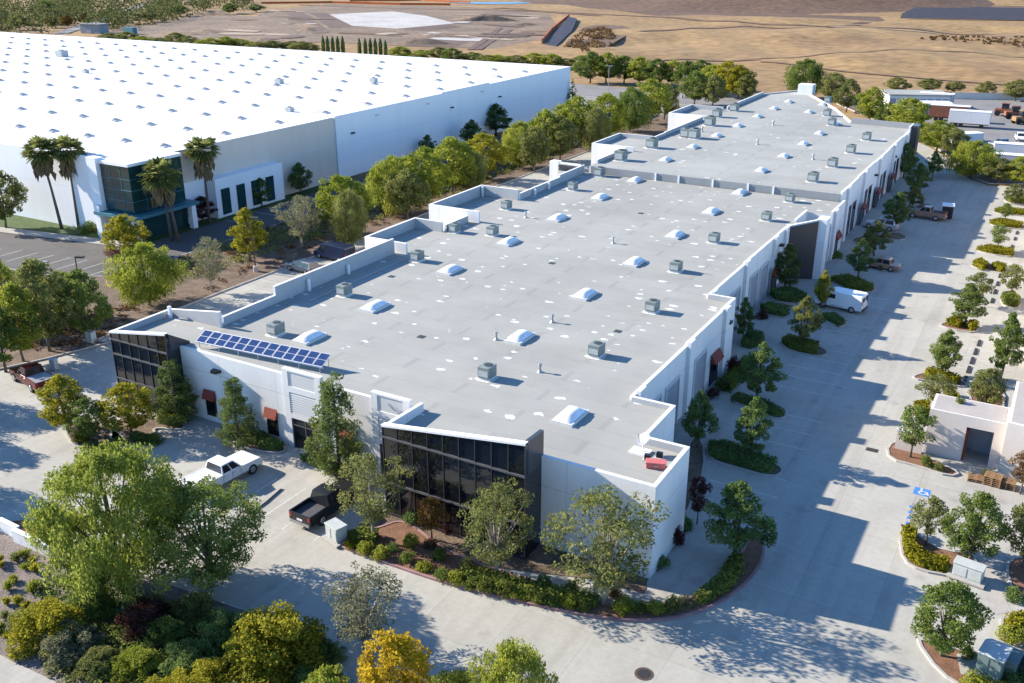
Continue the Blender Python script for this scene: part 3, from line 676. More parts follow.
# parapets: outer face on the wall line, thickness inwards (left of p->q for a counter-clockwise footprint)
pp = MB(); TH = 0.28
for p, q, za, zb in [((-60.5, 50.1), (-49.2, 50.1), 6.2, 6.2), ((-45.4, 50.1), (-40.6, 50.1), 6.2, 6.2), ((-37.2, 50.1), (-36.4, 50.1), 6.2, 6.2),
        ((-25.3, 47.9), (-17.5, 47.9), 6.62, 6.62), ((-17.5, 47.9 + TH), (-17.5, 53.8), 6.62, 6.62), ((-17.5 - TH, 53.8), (-20.6, 53.8), 6.62, 6.62),
        ((-20.6, 53.8), (-20.6, 59.4), 6.5, 6.5), ((-20.6 - TH, 59.4), (-23.9, 59.4), 6.5, 6.5), ((-23.9, 59.4), (-23.9, 71.0), 6.36, 6.36), ((-23.9, 71.0), (-23.9, 79.8), 6.5, 6.5),
        ((-23.9, 79.8), (-23.9, 83.6), 6.62, 6.62), ((-23.9 - TH, 83.6), (-26.5, 83.6), 6.62, 6.62), ((-26.5, 83.6), (-26.5, 95.0), 6.36, 6.36), ((-26.5, 95.0), (-26.5, 111.6), 6.5, 6.5),
        ((-26.5, 111.6), (-23.4, 113.4), 6.55, 7.3), ((-23.4, 113.4), (-23.4, 115.4), 7.3, 7.3), ((-26.5, 115.4), (-26.5, 121), 6.4, 6.4), ((-23.4, 121), (-23.4, 128.0), 6.5, 6.5),
        ((-61.3, 128.0), (-61.3, 120), 7.3, 7.3), ((-61.3, 120), (-61.3, 108.5), 7.0, 7.0), ((-61.3, 108.5), (-67, 108.5), 7.5, 7.5), ((-67, 108.5 - TH), (-67, 96 + TH), 7.5, 7.5), ((-67, 96), (-59.7, 96), 7.5, 7.5),
        ((-61.3, 95.7), (-61.3, 90.9), 6.9, 6.9), ((-61.3, 90.6), (-65.3, 90.6), 7.3, 7.3), ((-65.3, 90.6 - TH), (-65.3, 81 + TH), 7.3, 7.3), ((-65.3, 81), (-59.7, 81), 7.3, 7.3),
        ((-61.3, 80.7), (-61.3, 62.2), 7.75, 7.75), ((-61.3, 62.2), (-61.3, 55.6), 6.9, 6.9), ((-60.9, 55.3), (-67.4, 55.3), 7.55, 6.65), ((-67.4, 55.3 - TH), (-67.4, 48.8 + TH), 6.65, 6.65)]:
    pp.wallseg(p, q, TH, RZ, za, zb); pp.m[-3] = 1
part(pp, 'parapet', [M['wall'], M['parapet_inner']], near_b)
# little white posts (pipe vents) along the left parapet
for x, y, h in [(-60.8, 66.5, 1.2), (-60.8, 72.5, 1.0), (-60.7, 116, 1.1), (-60.7, 112, 0.8), (-66.6, 54.6, 1.1), (-66.4, 107.8, 1.35)]:
    part(MB().box(x - .13, x + .13, y - .13, y + .13, RZ, RZ + h), 'roof_post', M['cap'], near_b)
def glass_front(poly_x0, poly_x1, y, z0, zl, zr, nv, zbands, foot):
    """a curtain wall: glass body, its mullions and light bands"""
    g = MB().prism(foot, 0, RZ, top=False)
    g.prism([(poly_x0, y), (poly_x1, y), (poly_x1, y + .25), (poly_x0, y + .25)], RZ, [zl, zr, zr, zl])
    go = part(g, 'glass_front', M['glass'], near_b)
    mb = MB()
    for i in range(nv + 1):
        x = poly_x0 + (poly_x1 - poly_x0) * i / nv; zt = zl + (zr - zl) * i / nv
        xa = min(max(x - .035, poly_x0), poly_x1 - .07)
        mb.box(xa, xa + .07, y - .07, y - .004, 0.25, zt - 0.12)
    mb.box(poly_x0, poly_x1, y - .09, y - .006, 0.0, 0.22)
    o = part(mb, 'mullion', M['mullion'], near_b)
    cb = MB(); cb.prism([(poly_x0 - .04, y - .1), (poly_x1 + .04, y - .1), (poly_x1 + .04, y + .3), (poly_x0 - .04, y + .3)], [0, 0, 0, 0] and 0, 0, top=False) if False else None
    bb = MB()
    for z in zbands: bb.box(poly_x0, poly_x1, y - .10, y - .008, z - .07, z + .07)
    part(bb, 'window_band', M['mullion_light'], near_b)
    c_ = MB()
    vs = [(poly_x0, y - .10, zl - .1), (poly_x1, y - .10, zr - .1), (poly_x1, y + .29, zr - .1), (poly_x0, y + .29, zl - .1),
          (poly_x0, y - .10, zl + .06), (poly_x1, y - .10, zr + .06), (poly_x1, y + .29, zr + .06), (poly_x0, y + .29, zl + .06)]
    c_.add(vs, [(0, 1, 5, 4), (1, 2, 6, 5), (2, 3, 7, 6), (3, 0, 4, 7), (4, 5, 6, 7)])
    part(c_, 'coping', M['cap'], near_b)
glass_front(-36.4, -25.3, 45.8, 0, 6.95, 8.45, 9, (6.12, 2.6), BAY)
glass_front(-67.4, -60.5, 48.8, 0, 6.6, 7.7, 6, (6.0, 4.65, 2.4), [(-67.4, 48.8), (-60.5, 48.8), (-60.5, 55.3), (-67.4, 55.3)])
fn = MB(); fn.wallseg((-25.3, 46.12), (-25.3, 48.15), 0.28, RZ + .02, 8.45, 8.35)
part(fn, 'end_panel', M['dark_panel'], near_b)
lp = MB(); lp.wallseg((-36.4, 50.3), (-36.4, 46.12), 0.28, RZ, 6.75, 6.9)
part(lp, 'bay_parapet', M['wall'], near_b)
lp = MB(); lp.wallseg((-60.5, 49.12), (-60.5, 51.2), 0.28, RZ, 7.6, 6.3)
part(lp, 'bay_parapet', M['dark_panel'], near_b)
# front facade: two portals, louvre, doors, windows with awnings, wall lamps
def portal(x0, x1):
    p = MB(); y = 50.1; d = .12
    p.box(x0, x0 + .55, y - d, y - .003, 0, 6.75); p.box(x1 - .55, x1, y - d, y - .003, 0, 6.75)
    p.box(x0 + .55, x1 - .55, y - d, y - .003, 4.85, 5.35); p.box(x0 + .55, x1 - .55, y - d, y - .003, 2.62, 3.0)
    p.box(x0 + .55, x1 - .55, y - d, y - .003, 6.6, 6.75)
    p.box(x0, x1, y, y + .28, RZ, 6.75, bottom=False)
    part(p, 'portal', M['wall'], near_b)
    part(MB().box(x0 + .55, x1 - .55, y - .07, y - .002, 5.35, 6.6), 'portal_panel', M['wall_panel'], near_b)
    l = MB()
    for k in range(9):
        z = 3.07 + k * 0.195
        l.add([(x0 + .56, y - .11, z), (x1 - .56, y - .11, z), (x1 - .56, y - .05, z + .15), (x0 + .56, y - .05, z + .15)], [(0, 1, 2, 3)])
    l.box(x0 + .56, x1 - .56, y - .045, y - .004, 3.01, 4.84)
    part(l, 'louvre', M['wall_panel'], near_b)
    part(MB().box(x0 + .6, x1 - .6, y - .05, y - .004, 0.02, 2.6), 'entrance_door', M['glass'], near_b)
    fr = MB(); xm = (x0 + x1) / 2
    for xa in (x0 + .6, xm - .04, x1 - .68): fr.box(xa, xa + .08, y - .09, y - .052, 0.02, 2.6)
    fr.box(x0 + .68, xm - .04, y - .09, y - .052, 2.0, 2.08); fr.box(xm + .04, x1 - .68, y - .09, y - .052, 2.0, 2.08)
    part(fr, 'door_frame', M['mullion_light'], near_b)
portal(-49.2, -45.4); portal(-40.6, -37.2)
def awning_window(x, y, w_, z0, z1, face, awn=True, dark='glass'):
    """face: '-y' or '+x'"""
    def bx(mb, a0, a1, d0, d1, za, zb):
        if face == '-y': mb.box(a0, a1, y - d1, y - d0, za, zb)
        else: mb.box(x + d0, x + d1, a0, a1, za, zb)
        return mb
    c0 = (x if face == '-y' else y) - w_ / 2; c1 = c0 + w_
    o = part(bx(MB(), c0, c1, .003, .05, z0, z1), 'window' if z0 > .1 else 'door', M[dark], near_b)
    f = MB(); bx(f, c0 - .07, c0, .003, .09, z0, z1); bx(f, c1, c1 + .07, .003, .09, z0, z1); bx(f, c0 - .07, c1 + .07, .003, .09, z1, z1 + .08)
    part(f, 'window_frame', M['frame'], near_b)
    if awn:
        a = MB(); d = 0.42 if face == '-y' else 0.6; za, zb = z1 - .2, z1 + .6
        if face == '-y': vs = [(c0 - .15, y - .1, zb), (c1 + .15, y - .1, zb), (c1 + .15, y - d, za), (c0 - .15, y - d, za), (c0 - .15, y - .1, za), (c1 + .15, y - .1, za)]
        else: vs = [(x + .1, c0 - .15, zb), (x + .1, c1 + .15, zb), (x + d, c1 + .15, za), (x + d, c0 - .15, za), (x + .1, c0 - .15, za), (x + .1, c1 + .15, za)]
        a.add(vs, [(0, 1, 2, 3), (0, 3, 4), (1, 5, 2), (3, 2, 5, 4)])
        part(a, 'awning', M['awning_red'], near_b)
for x in (-57.6, -50.8, -43.3): awning_window(x, 50.1, 1.0, 0.5, 2.3, '-y')
def wall_lamp(x, y, z, face, parent):
    m = MB()
    if face == '-y': m.prism([(x - .45, y - .004), (x - .3, y - .5), (x + .3, y - .5), (x + .45, y - .004)], z, z + .22, bottom=True)
    else: m.prism([(x + .004, y - .45), (x + .5, y - .3), (x + .5, y + .3), (x + .004, y + .45)], z, z + .22, bottom=True)
    part(m, 'wall_lamp', M['bronze'], parent)
wall_lamp(-56.4, 50.1, 4.8, '-y', near_b); wall_lamp(-21.6, 47.9, 4.6, '-y', near_b)
wall_lamp(-23.9, 81.3, 4.9, '+x', near_b); wall_lamp(-26.5, 108.6, 4.9, '+x', near_b)
# right facade: pilasters, roll doors, awning doors
for y, x, z in [(60.6, -23.9, 6.62), (71.2, -23.9, 6.7), (80.6, -23.9, 6.7), (84.7, -26.5, 6.62), (95.3, -26.5, 6.7), (106, -26.5, 6.7), (110.6, -26.5, 6.7), (122.2, -23.4, 6.6)]:
    part(MB().box(x + .003, x + .34, y - .55, y + .55, 0, z), 'pilaster', M['wall'], near_b)
part(MB().box(-23.397, -22.5, 113.45, 115.4, 0, 7.32), 'pilaster', M['wall'], near_b)
for y, x in [(63.6, -23.9), (67.6, -23.9), (74.2, -23.9), (88.5, -26.5), (92.2, -26.5), (98.6, -26.5), (102.4, -26.5), (127.0, -23.4)][:-1] + [(118.2, -26.5)]:
    part(MB().box(x + .003, x + .06, y - 1.35, y + 1.35, 0.03, 4.2), 'roll_door', M['door_grey'], near_b)
    f = MB(); f.box(x + .003, x + .16, y - 1.52, y - 1.36, 0, 4.36); f.box(x + .003, x + .16, y + 1.36, y + 1.52, 0, 4.36); f.box(x + .003, x + .16, y - 1.36, y + 1.36, 4.21, 4.36)
    part(f, 'door_frame', M['wall_panel'], near_b)
for y, x in [(78.4, -23.9), (106, -26.15), (124.9, -23.4)]:
    awning_window(x, y, 2.0, 0.03, 2.5, '+x', dark='glass')
# dark glazed return of the step-out, facing the camera
dx, dy = 3.1, 1.8; l = math.hypot(dx, dy); nx, ny = dy / l, -dx / l
g = MB(); P0 = (-26.3, 111.72); P1 = (-23.45, 113.37)
g.prism([(P0[0] + nx * .12, P0[1] + ny * .12), (P1[0] + nx * .12, P1[1] + ny * .12), (P1[0] + nx * .004, P1[1] + ny * .004), (P0[0] + nx * .004, P0[1] + ny * .004)], 0, [6.4, 7.1, 7.1, 6.4])
part(g, 'glass_return', M['dark_panel'], near_b)
# skylights (12 m grid) and vents
def skylight(x, y, z, parent, w_=1.35, l_=2.5, h=0.38, m='dome'):
    c = MB().box(x - w_ / 2 - .12, x + w_ / 2 + .12, y - l_ / 2 - .12, y + l_ / 2 + .12, z, z + .22, bottom=False)
    o = part(c, 'skylight', M['curb'], parent)
    d = MB(); n = 7; k = 6; vs = []
    for i in range(n):
        t = i / (n - 1) * 2 - 1
        for j in range(k):
            u = j / (k - 1) * 2 - 1
            hh = h * (max(0, 1 - abs(t) ** 4) ** .6) * (max(0, 1 - abs(u) ** 2.4) ** .7) * (1 if i in (0, n - 1) or i % 2 else .93)
            vs.append((x + u * w_ / 2, y + t * l_ / 2, z + .225 + hh))
    d.add(vs, [(i * k + j, i * k + j + 1, (i + 1) * k + j + 1, (i + 1) * k + j) for i in range(n - 1) for j in range(k - 1)])
    q = d.build('dome', M[m], None, smooth=True); q.parent = o
    return o
for y in (65.7, 78.3, 90.2, 102.2, 114.6, 126.4):
    skylight(-37.0, y + .1, RZ, near_b); skylight(-52.3, y + .1, RZ, near_b)
skylight(-26.6, 54.6, RZ, near_b); skylight(-52.4, 56.9, RZ, near_b)
def roof_vent(x, y, z, parent, h=0.9, r=0.12):
    m = MB(); m.tube([(x, y, z), (x, y, z + .18)], [r * 2.6, r * 1.3], 10); m.tube([(x, y, z + .18), (x, y, z + h)], [r, r], 10); m.tube([(x, y, z + h), (x, y, z + h + .16)], [r * 1.9, r * 1.5], 10)
    part(m, 'vent_pipe', M['galv'], parent)
for x, y in [(-32.2, 60.5), (-36.4, 70.6), (-38.6, 64.6), (-42, 96), (-56, 101)]: roof_vent(x, y, RZ, near_b, .6, .09)

for pts in ([(-58.6, 64, RZ + .12), (-58.6, 80, RZ + .12)], [(-28.6, 90.4, RZ + .12), (-31.6, 90.4, RZ + .12)], [(-28.6, 66.2, RZ + .12), (-29.2, 66.2, RZ + .12)]):
    part(MB().tube(pts, [.035] * 2, 5), 'gas_pipe', M['galv'], near_b)
for x, y in ((-44.5, 62), (-44.5, 86), (-44.5, 110), (-30.5, 71.5), (-56.5, 74)):
    part(MB().box(x - .3, x + .3, y - .3, y + .3, RZ + .002, RZ + .03), 'roof_drain', M['hvac_dark'], near_b)
# ------------------------------------------------------------------ far part, its roof a step higher
FZ = 7.05
far_b = thing('industrial_building', (-43, 170, 0), 'far white industrial building whose grey roof steps up behind the near one', 'building')
FF = [(-60.6, 128.65), (-24.0, 128.65), (-24.0, 186.4), (-35.0, 187.4), (-41.4, 203), (-54.5, 228), (-60.4, 217), (-60.4, 190), (-67.2, 190), (-67.2, 177.5), (-60.4, 177.5), (-60.4, 153), (-66.6, 153), (-66.6, 142), (-60.6, 142)]
def pf(mb, n, m, **k): return part(mb, n, m, far_b, **k)
pf(MB().prism(FF, 0, FZ, top=False), 'wall', M['wall'])
reparent(flat('roof', FF, FZ, M['roof_far']), far_b)
# upstand where the roof steps up, its shade painted in as grey
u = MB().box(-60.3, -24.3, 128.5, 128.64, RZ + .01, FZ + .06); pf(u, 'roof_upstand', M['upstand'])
for x in (-50, -46.5, -41.5, -33.0, -36.5): pf(MB().box(x - .12, x + .12, 128.36, 128.49, RZ, FZ + .1), 'downpipe', M['cap'])
pp = MB()
for p, q, za, zb in [((-24.0, 128.7), (-24.0, 139), 7.35, 7.35), ((-24.0, 139), (-24.0, 151), 7.5, 7.5), ((-24.0, 151), (-24.0, 163), 7.35, 7.35), ((-24.0, 163), (-24.0, 175), 7.5, 7.5), ((-24.0, 175), (-24.0, 182), 7.35, 7.35),
        ((-24.0, 182), (-24.0, 186.4), 8.05, 8.05), ((-35, 187.4), (-41.4, 203), 7.4, 7.4), ((-41.4, 203), (-54.5, 228), 7.4, 7.4),
        ((-54.5, 228), (-60.4, 217), 7.3, 7.3), ((-60.4, 217), (-60.4, 192), 7.7, 7.7), ((-60.4, 190), (-67.2, 190), 7.85, 7.85), ((-67.2, 190 - TH), (-67.2, 177.5 + TH), 7.85, 7.85), ((-67.2, 177.5), (-59.2, 177.5), 7.85, 7.85),
        ((-60.4, 177.2), (-60.4, 158), 7.7, 7.7), ((-60.4, 158), (-60.4, 153.3), 7.6, 7.6), ((-60.4, 153), (-66.6, 153), 7.75, 7.75), ((-66.6, 153 - TH), (-66.6, 142 + TH), 7.75, 7.75), ((-66.6, 142), (-59.2, 142), 7.75, 7.75),
        ((-60.6, 141.7), (-60.6, 131), 7.6, 7.6)]:
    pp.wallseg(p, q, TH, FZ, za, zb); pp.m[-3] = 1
pf(pp, 'parapet', [M['wall'], M['parapet_inner']])
pf(MB().wallseg((-24.0 - TH, 186.4), (-35, 187.4), TH, FZ, 8.05), 'end_parapet', M['upstand'])  # shaded back parapet, the shade painted in as a darker grey
for y in (132, 142.8, 154.6, 166.4, 178.5): pf(MB().box(-23.997, -23.65, y - .5, y + .5, 0, 7.6), 'pilaster', M['wall'])
pf(MB().box(-23.997, -22.9, 183.2, 186.2, 0, 8.1), 'corner_glass', M['dark_panel'])
for y in (135, 138, 146, 149.2, 157.6, 160.8, 169.5, 172.8): pf(MB().box(-23.997, -23.94, y - 1.1, y + 1.1, .03, 4.2), 'roll_door', M['glass'])
near_keep = near_b
near_b = far_b
for y in (142, 153.2, 165.2): awning_window(-23.6, y + .4, 1.8, 0.03, 2.5, '+x')
near_b = near_keep
wall_lamp(-24.0, 151.8, 5.2, '+x', far_b); wall_lamp(-24.0, 168, 5.2, '+x', far_b)
for y in (137.5, 149.6, 161.4, 172.6, 184.3, 196.0, 207.4): skylight(-37.4 if y < 190 else -45, y, FZ, far_b, 1.2, 2.1, .36)
for y in (137.8, 149.8, 161.6, 173.4, 185.6, 197, 208): skylight(-52.2, y, FZ, far_b, 1.2, 2.1, .36)
for x, y in [(-44, 158), (-47, 178), (-33, 150), (-56, 165)]: roof_vent(x, y, FZ, far_b, .7)

# ------------------------------------------------------------------ gate screen on the left between the two parts
scr = thing('gate_screen', (-62, 127.4, 0), 'dark slatted screen with white end pier on the left side of the roof step', 'screen wall')
for z0 in np.arange(6.2, 7.1, 0.18): part(MB().box(-65.0, -61.35, 127.3, 127.38, z0, z0 + .15), 'slat', M['dark_panel'], scr)
part(MB().box(-66.4, -65.05, 127.0, 128.3, 0, 7.5), 'pier', M['wall'], scr)
part(MB().box(-65.04, -61.35, 127.25, 127.45, 7.2, 7.45), 'top_beam', M['wall'], scr)
part(MB().box(-65.04, -61.35, 127.3, 127.42, 0, 6.15), 'lower_wall', M['wall'], scr)

# ================================================================== WHITE WAREHOUSE
WZ = 10.4
wh = thing('warehouse', (-200, 150, 0), 'huge white warehouse with a bright white roof dotted with rows of skylights', 'warehouse')
WF = [(-420, 84.6), (-112.2, 84.6), (-108, 93), (-108, 127.8), (-107.7, 127.8), (-107.7, 221), (-420, 226)]
# roof follows the photo's back edge
WF = [(-420, 84.6), (-112.2, 84.6), (-112.2, 92.9), (-108, 92.9), (-108, 127.6), (-107.6, 127.6), (-107.6, 216), (-420, 214)]
def pw(mb, n, m, **k): return part(mb, n, m, wh, **k)
pw(MB().prism(WF, 0, WZ, top=False), 'wall', M['white_wall'])
reparent(flat('roof', WF, WZ, M['roof_white']), wh)
pp = MB()
for p, q, z in [((-420, 84.6), (-112.2, 84.6), 10.65), ((-108, 92.9), (-108, 127.6), 10.6), ((-107.6, 127.6), (-107.6, 160), 10.8), ((-107.6, 160), (-107.6, 178), 11.0), ((-107.6, 178), (-107.6, 216), 10.7), ((-107.6 - .3, 216), (-420, 214), 10.7)]:
    pp.wallseg(p, q, .3, WZ, z)
pw(pp, 'parapet', M['white_wall'])
pw(MB().box(-107.996, -107.93, 93.0, 127.5, 5.9, 10.58), 'upper_wall', M['beige_wall'])
low = pw(MB().box(-107.99, -106.2, 98.2, 112.4, 0, 5.8), 'lower_wing', M['white_wall'])
pw(MB().box(-107.92, -107.8, 112.5, 127.4, 0, 5.8), 'lower_wall', M['beige_wall'])
for y in (100.0, 103.1, 106.2, 109.3):
    pw(MB().box(-106.197, -106.1, y - .85, y + .85, 0.4, 4.2), 'window', M['teal_glass'])
# entry: teal glass corner box, canopy, columns
eg = pw(MB().box(-112.1, -106.5, 83.9, 92.8, 3.9, 10.2), 'entry_glass', M['teal_glass'])
mm = MB()
for z in (5.4, 6.9, 8.4): mm.box(-112.1, -106.44, 83.84, 83.897, z, z + .07); mm.box(-106.497, -106.44, 83.897, 92.8, z, z + .07)
for x in (-110.2, -108.3): mm.box(x, x + .07, 83.85, 83.895, 3.9, 10.2)
for y in (86.1, 88.3, 90.5): mm.box(-106.495, -106.45, y, y + .07, 3.9, 10.2)
pw(mm, 'mullion', M['teal'])
pw(MB().box(-112.2, -106.3, 83.7, 92.86, 10.2, 10.6), 'entry_roof', M['white_wall'])
pw(MB().box(-114.0, -112.15, 83.3, 84.58, 0, 10.9), 'entry_pier', M['white_wall'])
pw(MB().box(-112.1, -106.6, 84.2, 92.8, 0, 3.3), 'entry_lobby', M['teal_glass'])
pw(MB().box(-113.0, -104.9, 82.4, 93.8, 3.35, 3.75), 'entry_canopy', M['teal'])
for x, y in ((-112.4, 83.0), (-105.5, 83.0), (-105.5, 92.8)): pw(MB().box(x - .4, x + .4, y - .4, y + .4, 0, 3.34 if x > -110 else 4.6), 'column', M['white_wall'])
for y, z in ((131.8, 7.3), (163.2, 7.6), (182, 7.5)): wall_lamp(-107.6, y, z, '+x', wh)
for y in (139, 155, 175): pw(MB().box(-107.59, -107.5, y - .6, y + .6, 9.3, 9.6), 'scupper', M['wall_panel'])
# skylights on the 8.3 m x 12 m grid: the hundred that show largest one by one, the rest as one part
cand = []
for j in range(11):
    for i in range(38):
        x, y = -113.6 - 8.3 * i, 95.6 + 11.85 * j
        a, b, d = proj(x, y, WZ)
        if -12 < a < 1036 and b > 0 and y < 212: cand.append((d, x, y))
cand.sort(); 
c = MB().box(-1.55, 1.55, -.75, .75, 0, .14, bottom=False)
dome = MB(); n, k = 5, 4; vs = []
for i in range(n):
    for j in range(k):
        t, u_ = i / (n - 1) * 2 - 1, j / (k - 1) * 2 - 1
        vs.append((t * 1.5, u_ * .74, .14 + .36 * max(0, 1 - t ** 4) ** .6 * max(0, 1 - abs(u_) ** 2.4) ** .7))
dfs = [(i * k + j, i * k + j + 1, (i + 1) * k + j + 1, (i + 1) * k + j) for i in range(n - 1) for j in range(k - 1)]
c.add(vs, dfs, 1)
proto = c.build('skylight', [M['curb'], M['dome_grey']], None)
rest = MB()
for q, (d, x, y) in enumerate(cand):
    if q < 100:
        o = proto if q == 0 else proto.copy()
        if q: COL.objects.link(o)
        o.parent = wh; o.location = (x + 200, y - 150, WZ + .002)
    else:
        rest.add([(vx + x, vy + y, vz + WZ + .002) for vx, vy, vz in c.v], c.f, 0)
        rest.m[-len(c.m):] = list(c.m)
if rest.v: part(rest, 'skylight', [M['curb'], M['dome_grey']], wh)['kind'] = 'stuff'
for x, y, s_ in ((-148, 158, .9), (-119.5, 129.6, .7), (-238, 172, 1.5), (-200, 150, .7), (-132, 170, .8)):
    t = thing('rooftop_unit', (x, y, WZ), {-148: 'grey box unit standing alone on the middle of the white roof', -119.5: 'grey box unit on the white roof near its beige wall', -238: 'largest grey unit, at the far left of the white roof',
        -200: 'small grey unit far out among the white roof skylights', -132: 'grey box unit on the white roof towards its far right end'}[x], 'rooftop unit')
    sub(MB().box(-.9 * s_, .9 * s_, -.7 * s_, .7 * s_, 0.1, 1.1 * s_, bottom=True), 'casing', M['utility_grey'], t, bevel=.04); sub(MB().tube([(0, 0, 1.1 * s_), (0, 0, 1.1 * s_ + .12)], [.45 * s_, .45 * s_], 12), 'fan', M['hvac_dark'], t)
    sub(MB().box(-.8 * s_, .8 * s_, -.6 * s_, .6 * s_, 0, 0.1), 'base', M['curb'], t)

# ================================================================== BUILDINGS ON THE RIGHT
rb = thing('industrial_building', (10, 78, 0), 'cream building corner with a recessed doorway at the right edge, behind the sunny lot', 'building')
def pr(mb, n, m, **k): return part(mb, n, m, rb, **k)
r_ = MB(); r_.box(-5.2, -2.45, 74.0, 77.2, 0, 3.8, bottom=False); r_.box(-2.45, -0.55, 74.0, 77.2, 2.9, 3.8); r_.box(-2.45, -.55, 76.2, 77.2, 0, 2.9, bottom=False); r_.box(-.55, .2, 74.0, 77.2, 0, 3.8, bottom=False)
pr(r_, 'porch', M['cream'])
pr(MB().box(-2.3, -.7, 76.1, 76.19, 0.03, 2.5), 'door', M['door_grey'])
pr(MB().box(-2.445, -2.3, 74.1, 76.1, 0.0, 2.6), 'porch_side', M['awning_red'])
pr(MB().prism([(0.2, 73.0), (40, 70), (40, 81.5), (0.2, 81.5)], 0, 4.4), 'wall', M['cream'])
pr(MB().box(1.0, 40, 92, 180, 0, 6.4, bottom=False), 'rear_wing', M['cream'])
for y in (95, 108, 121, 134): 
    pr(MB().box(.9, .997, y - 1.4, y + 1.4, 0.05, 3.2), 'shop_window', M['glass']); pr(MB().box(.1, .997, y - 1.6, y + 1.6, 3.2, 3.9), 'awning', M['awning_red'])
pr(MB().box(-5.0, 0.0, 74.2, 77.0, 3.804, 3.83), 'porch_roof', M['roof_tan']); pr(MB().prism([(.4, 73.3), (39.8, 70.3), (39.8, 81.3), (.4, 81.3)], 4.404, 4.43), 'roof', M['roof_tan'])
sw = thing('screen_wall', (-6.2, 73.5, 0), 'low cream screen wall behind the small tree by the doorway building', 'wall')
sub(MB().box(-1.0, 0.98, -.15, .15, 0, 1.7), 'wall_panel', M['cream'], sw); sub(MB().box(-1.05, .98, -.19, .19, 1.702, 1.8), 'coping', M['cap'], sw)
# retaining wall, front left
for q, (a, b, la) in enumerate((((0, 532), (18, 541), 'short white retaining wall piece at the left picture edge'), ((14, 543), (52, 560), 'low white retaining wall along the reddish soil patch'))):
    (x0, y0), (x1, y1) = gp(*a), gp(*b); t = thing('retaining_wall', (x0, y0, 0), la, 'wall')
    part(MB().wallseg((x0, y0), (x1, y1), .28, 0, .95), 'wall_panel', M['wall'], t); part(MB().wallseg((x0 , y0 - .02), (x1, y1 - .02), .34, .952, 1.02), 'coping', M['cap'], t)

# ================================================================== VEGETATION
def leaves_to_mesh(name, C, Nn, A, B, tint, axis=None, rng=None):
    """leaf-sized diamonds: centres C, normals Nn, half sizes A (long) and B"""
    n = len(C)
    if axis is None: axis = rng.normal(size=(n, 3))
    T = axis - Nn * np.sum(axis * Nn, 1, keepdims=True); T /= np.linalg.norm(T, axis=1, keepdims=True) + 1e-9
    S = np.cross(Nn, T)
    A = A[:, None]; B = B[:, None]
    V = np.stack([C - T * A, C + S * B, C + T * A, C - S * B], 1).reshape(-1, 3)
    me = bpy.data.meshes.new(name)
    me.vertices.add(4 * n); me.vertices.foreach_set('co', V.astype(np.float32).ravel())
    me.loops.add(4 * n); me.loops.foreach_set('vertex_index', np.arange(4 * n, dtype=np.int32))
    me.polygons.add(n); me.polygons.foreach_set('loop_start', np.arange(0, 4 * n, 4, dtype=np.int32))
    try: me.polygons.foreach_set('loop_total', np.full(n, 4, dtype=np.int32))
    except Exception: pass
    me.update(calc_edges=True)
    at = me.attributes.new('tint', 'FLOAT', 'FACE'); at.data.foreach_set('value', tint.astype(np.float32))
    return me
def unit(v): return v / (np.linalg.norm(v, axis=1, keepdims=True) + 1e-9)
def fill_clumps(rng, cen, rad, n, leaf, flat=0.75, up=0.35, spread=0.55):
    w = rad ** 2; idx = rng.choice(len(cen), n, p=w / w.sum())
    d = unit(rng.normal(size=(n, 3))); rr = rng.uniform(0.35, 1.0, n) ** 0.6
    off = d * (rad[idx] * rr)[:, None]; off[:, 2] *= flat
    C = cen[idx] + off
    Nn = unit(d * 0.35 + rng.normal(size=(n, 3)) * spread * 1.5 + np.array([0, 0, up * .6]))
    s = leaf * rng.uniform(.6, 1.35, n)
    tint = np.clip(rng.uniform(0, 1, len(cen))[idx] * .74 + rng.uniform(0, .26, n), 0, 1)
    return C, Nn, s, s * rng.uniform(.45, .7, n), tint
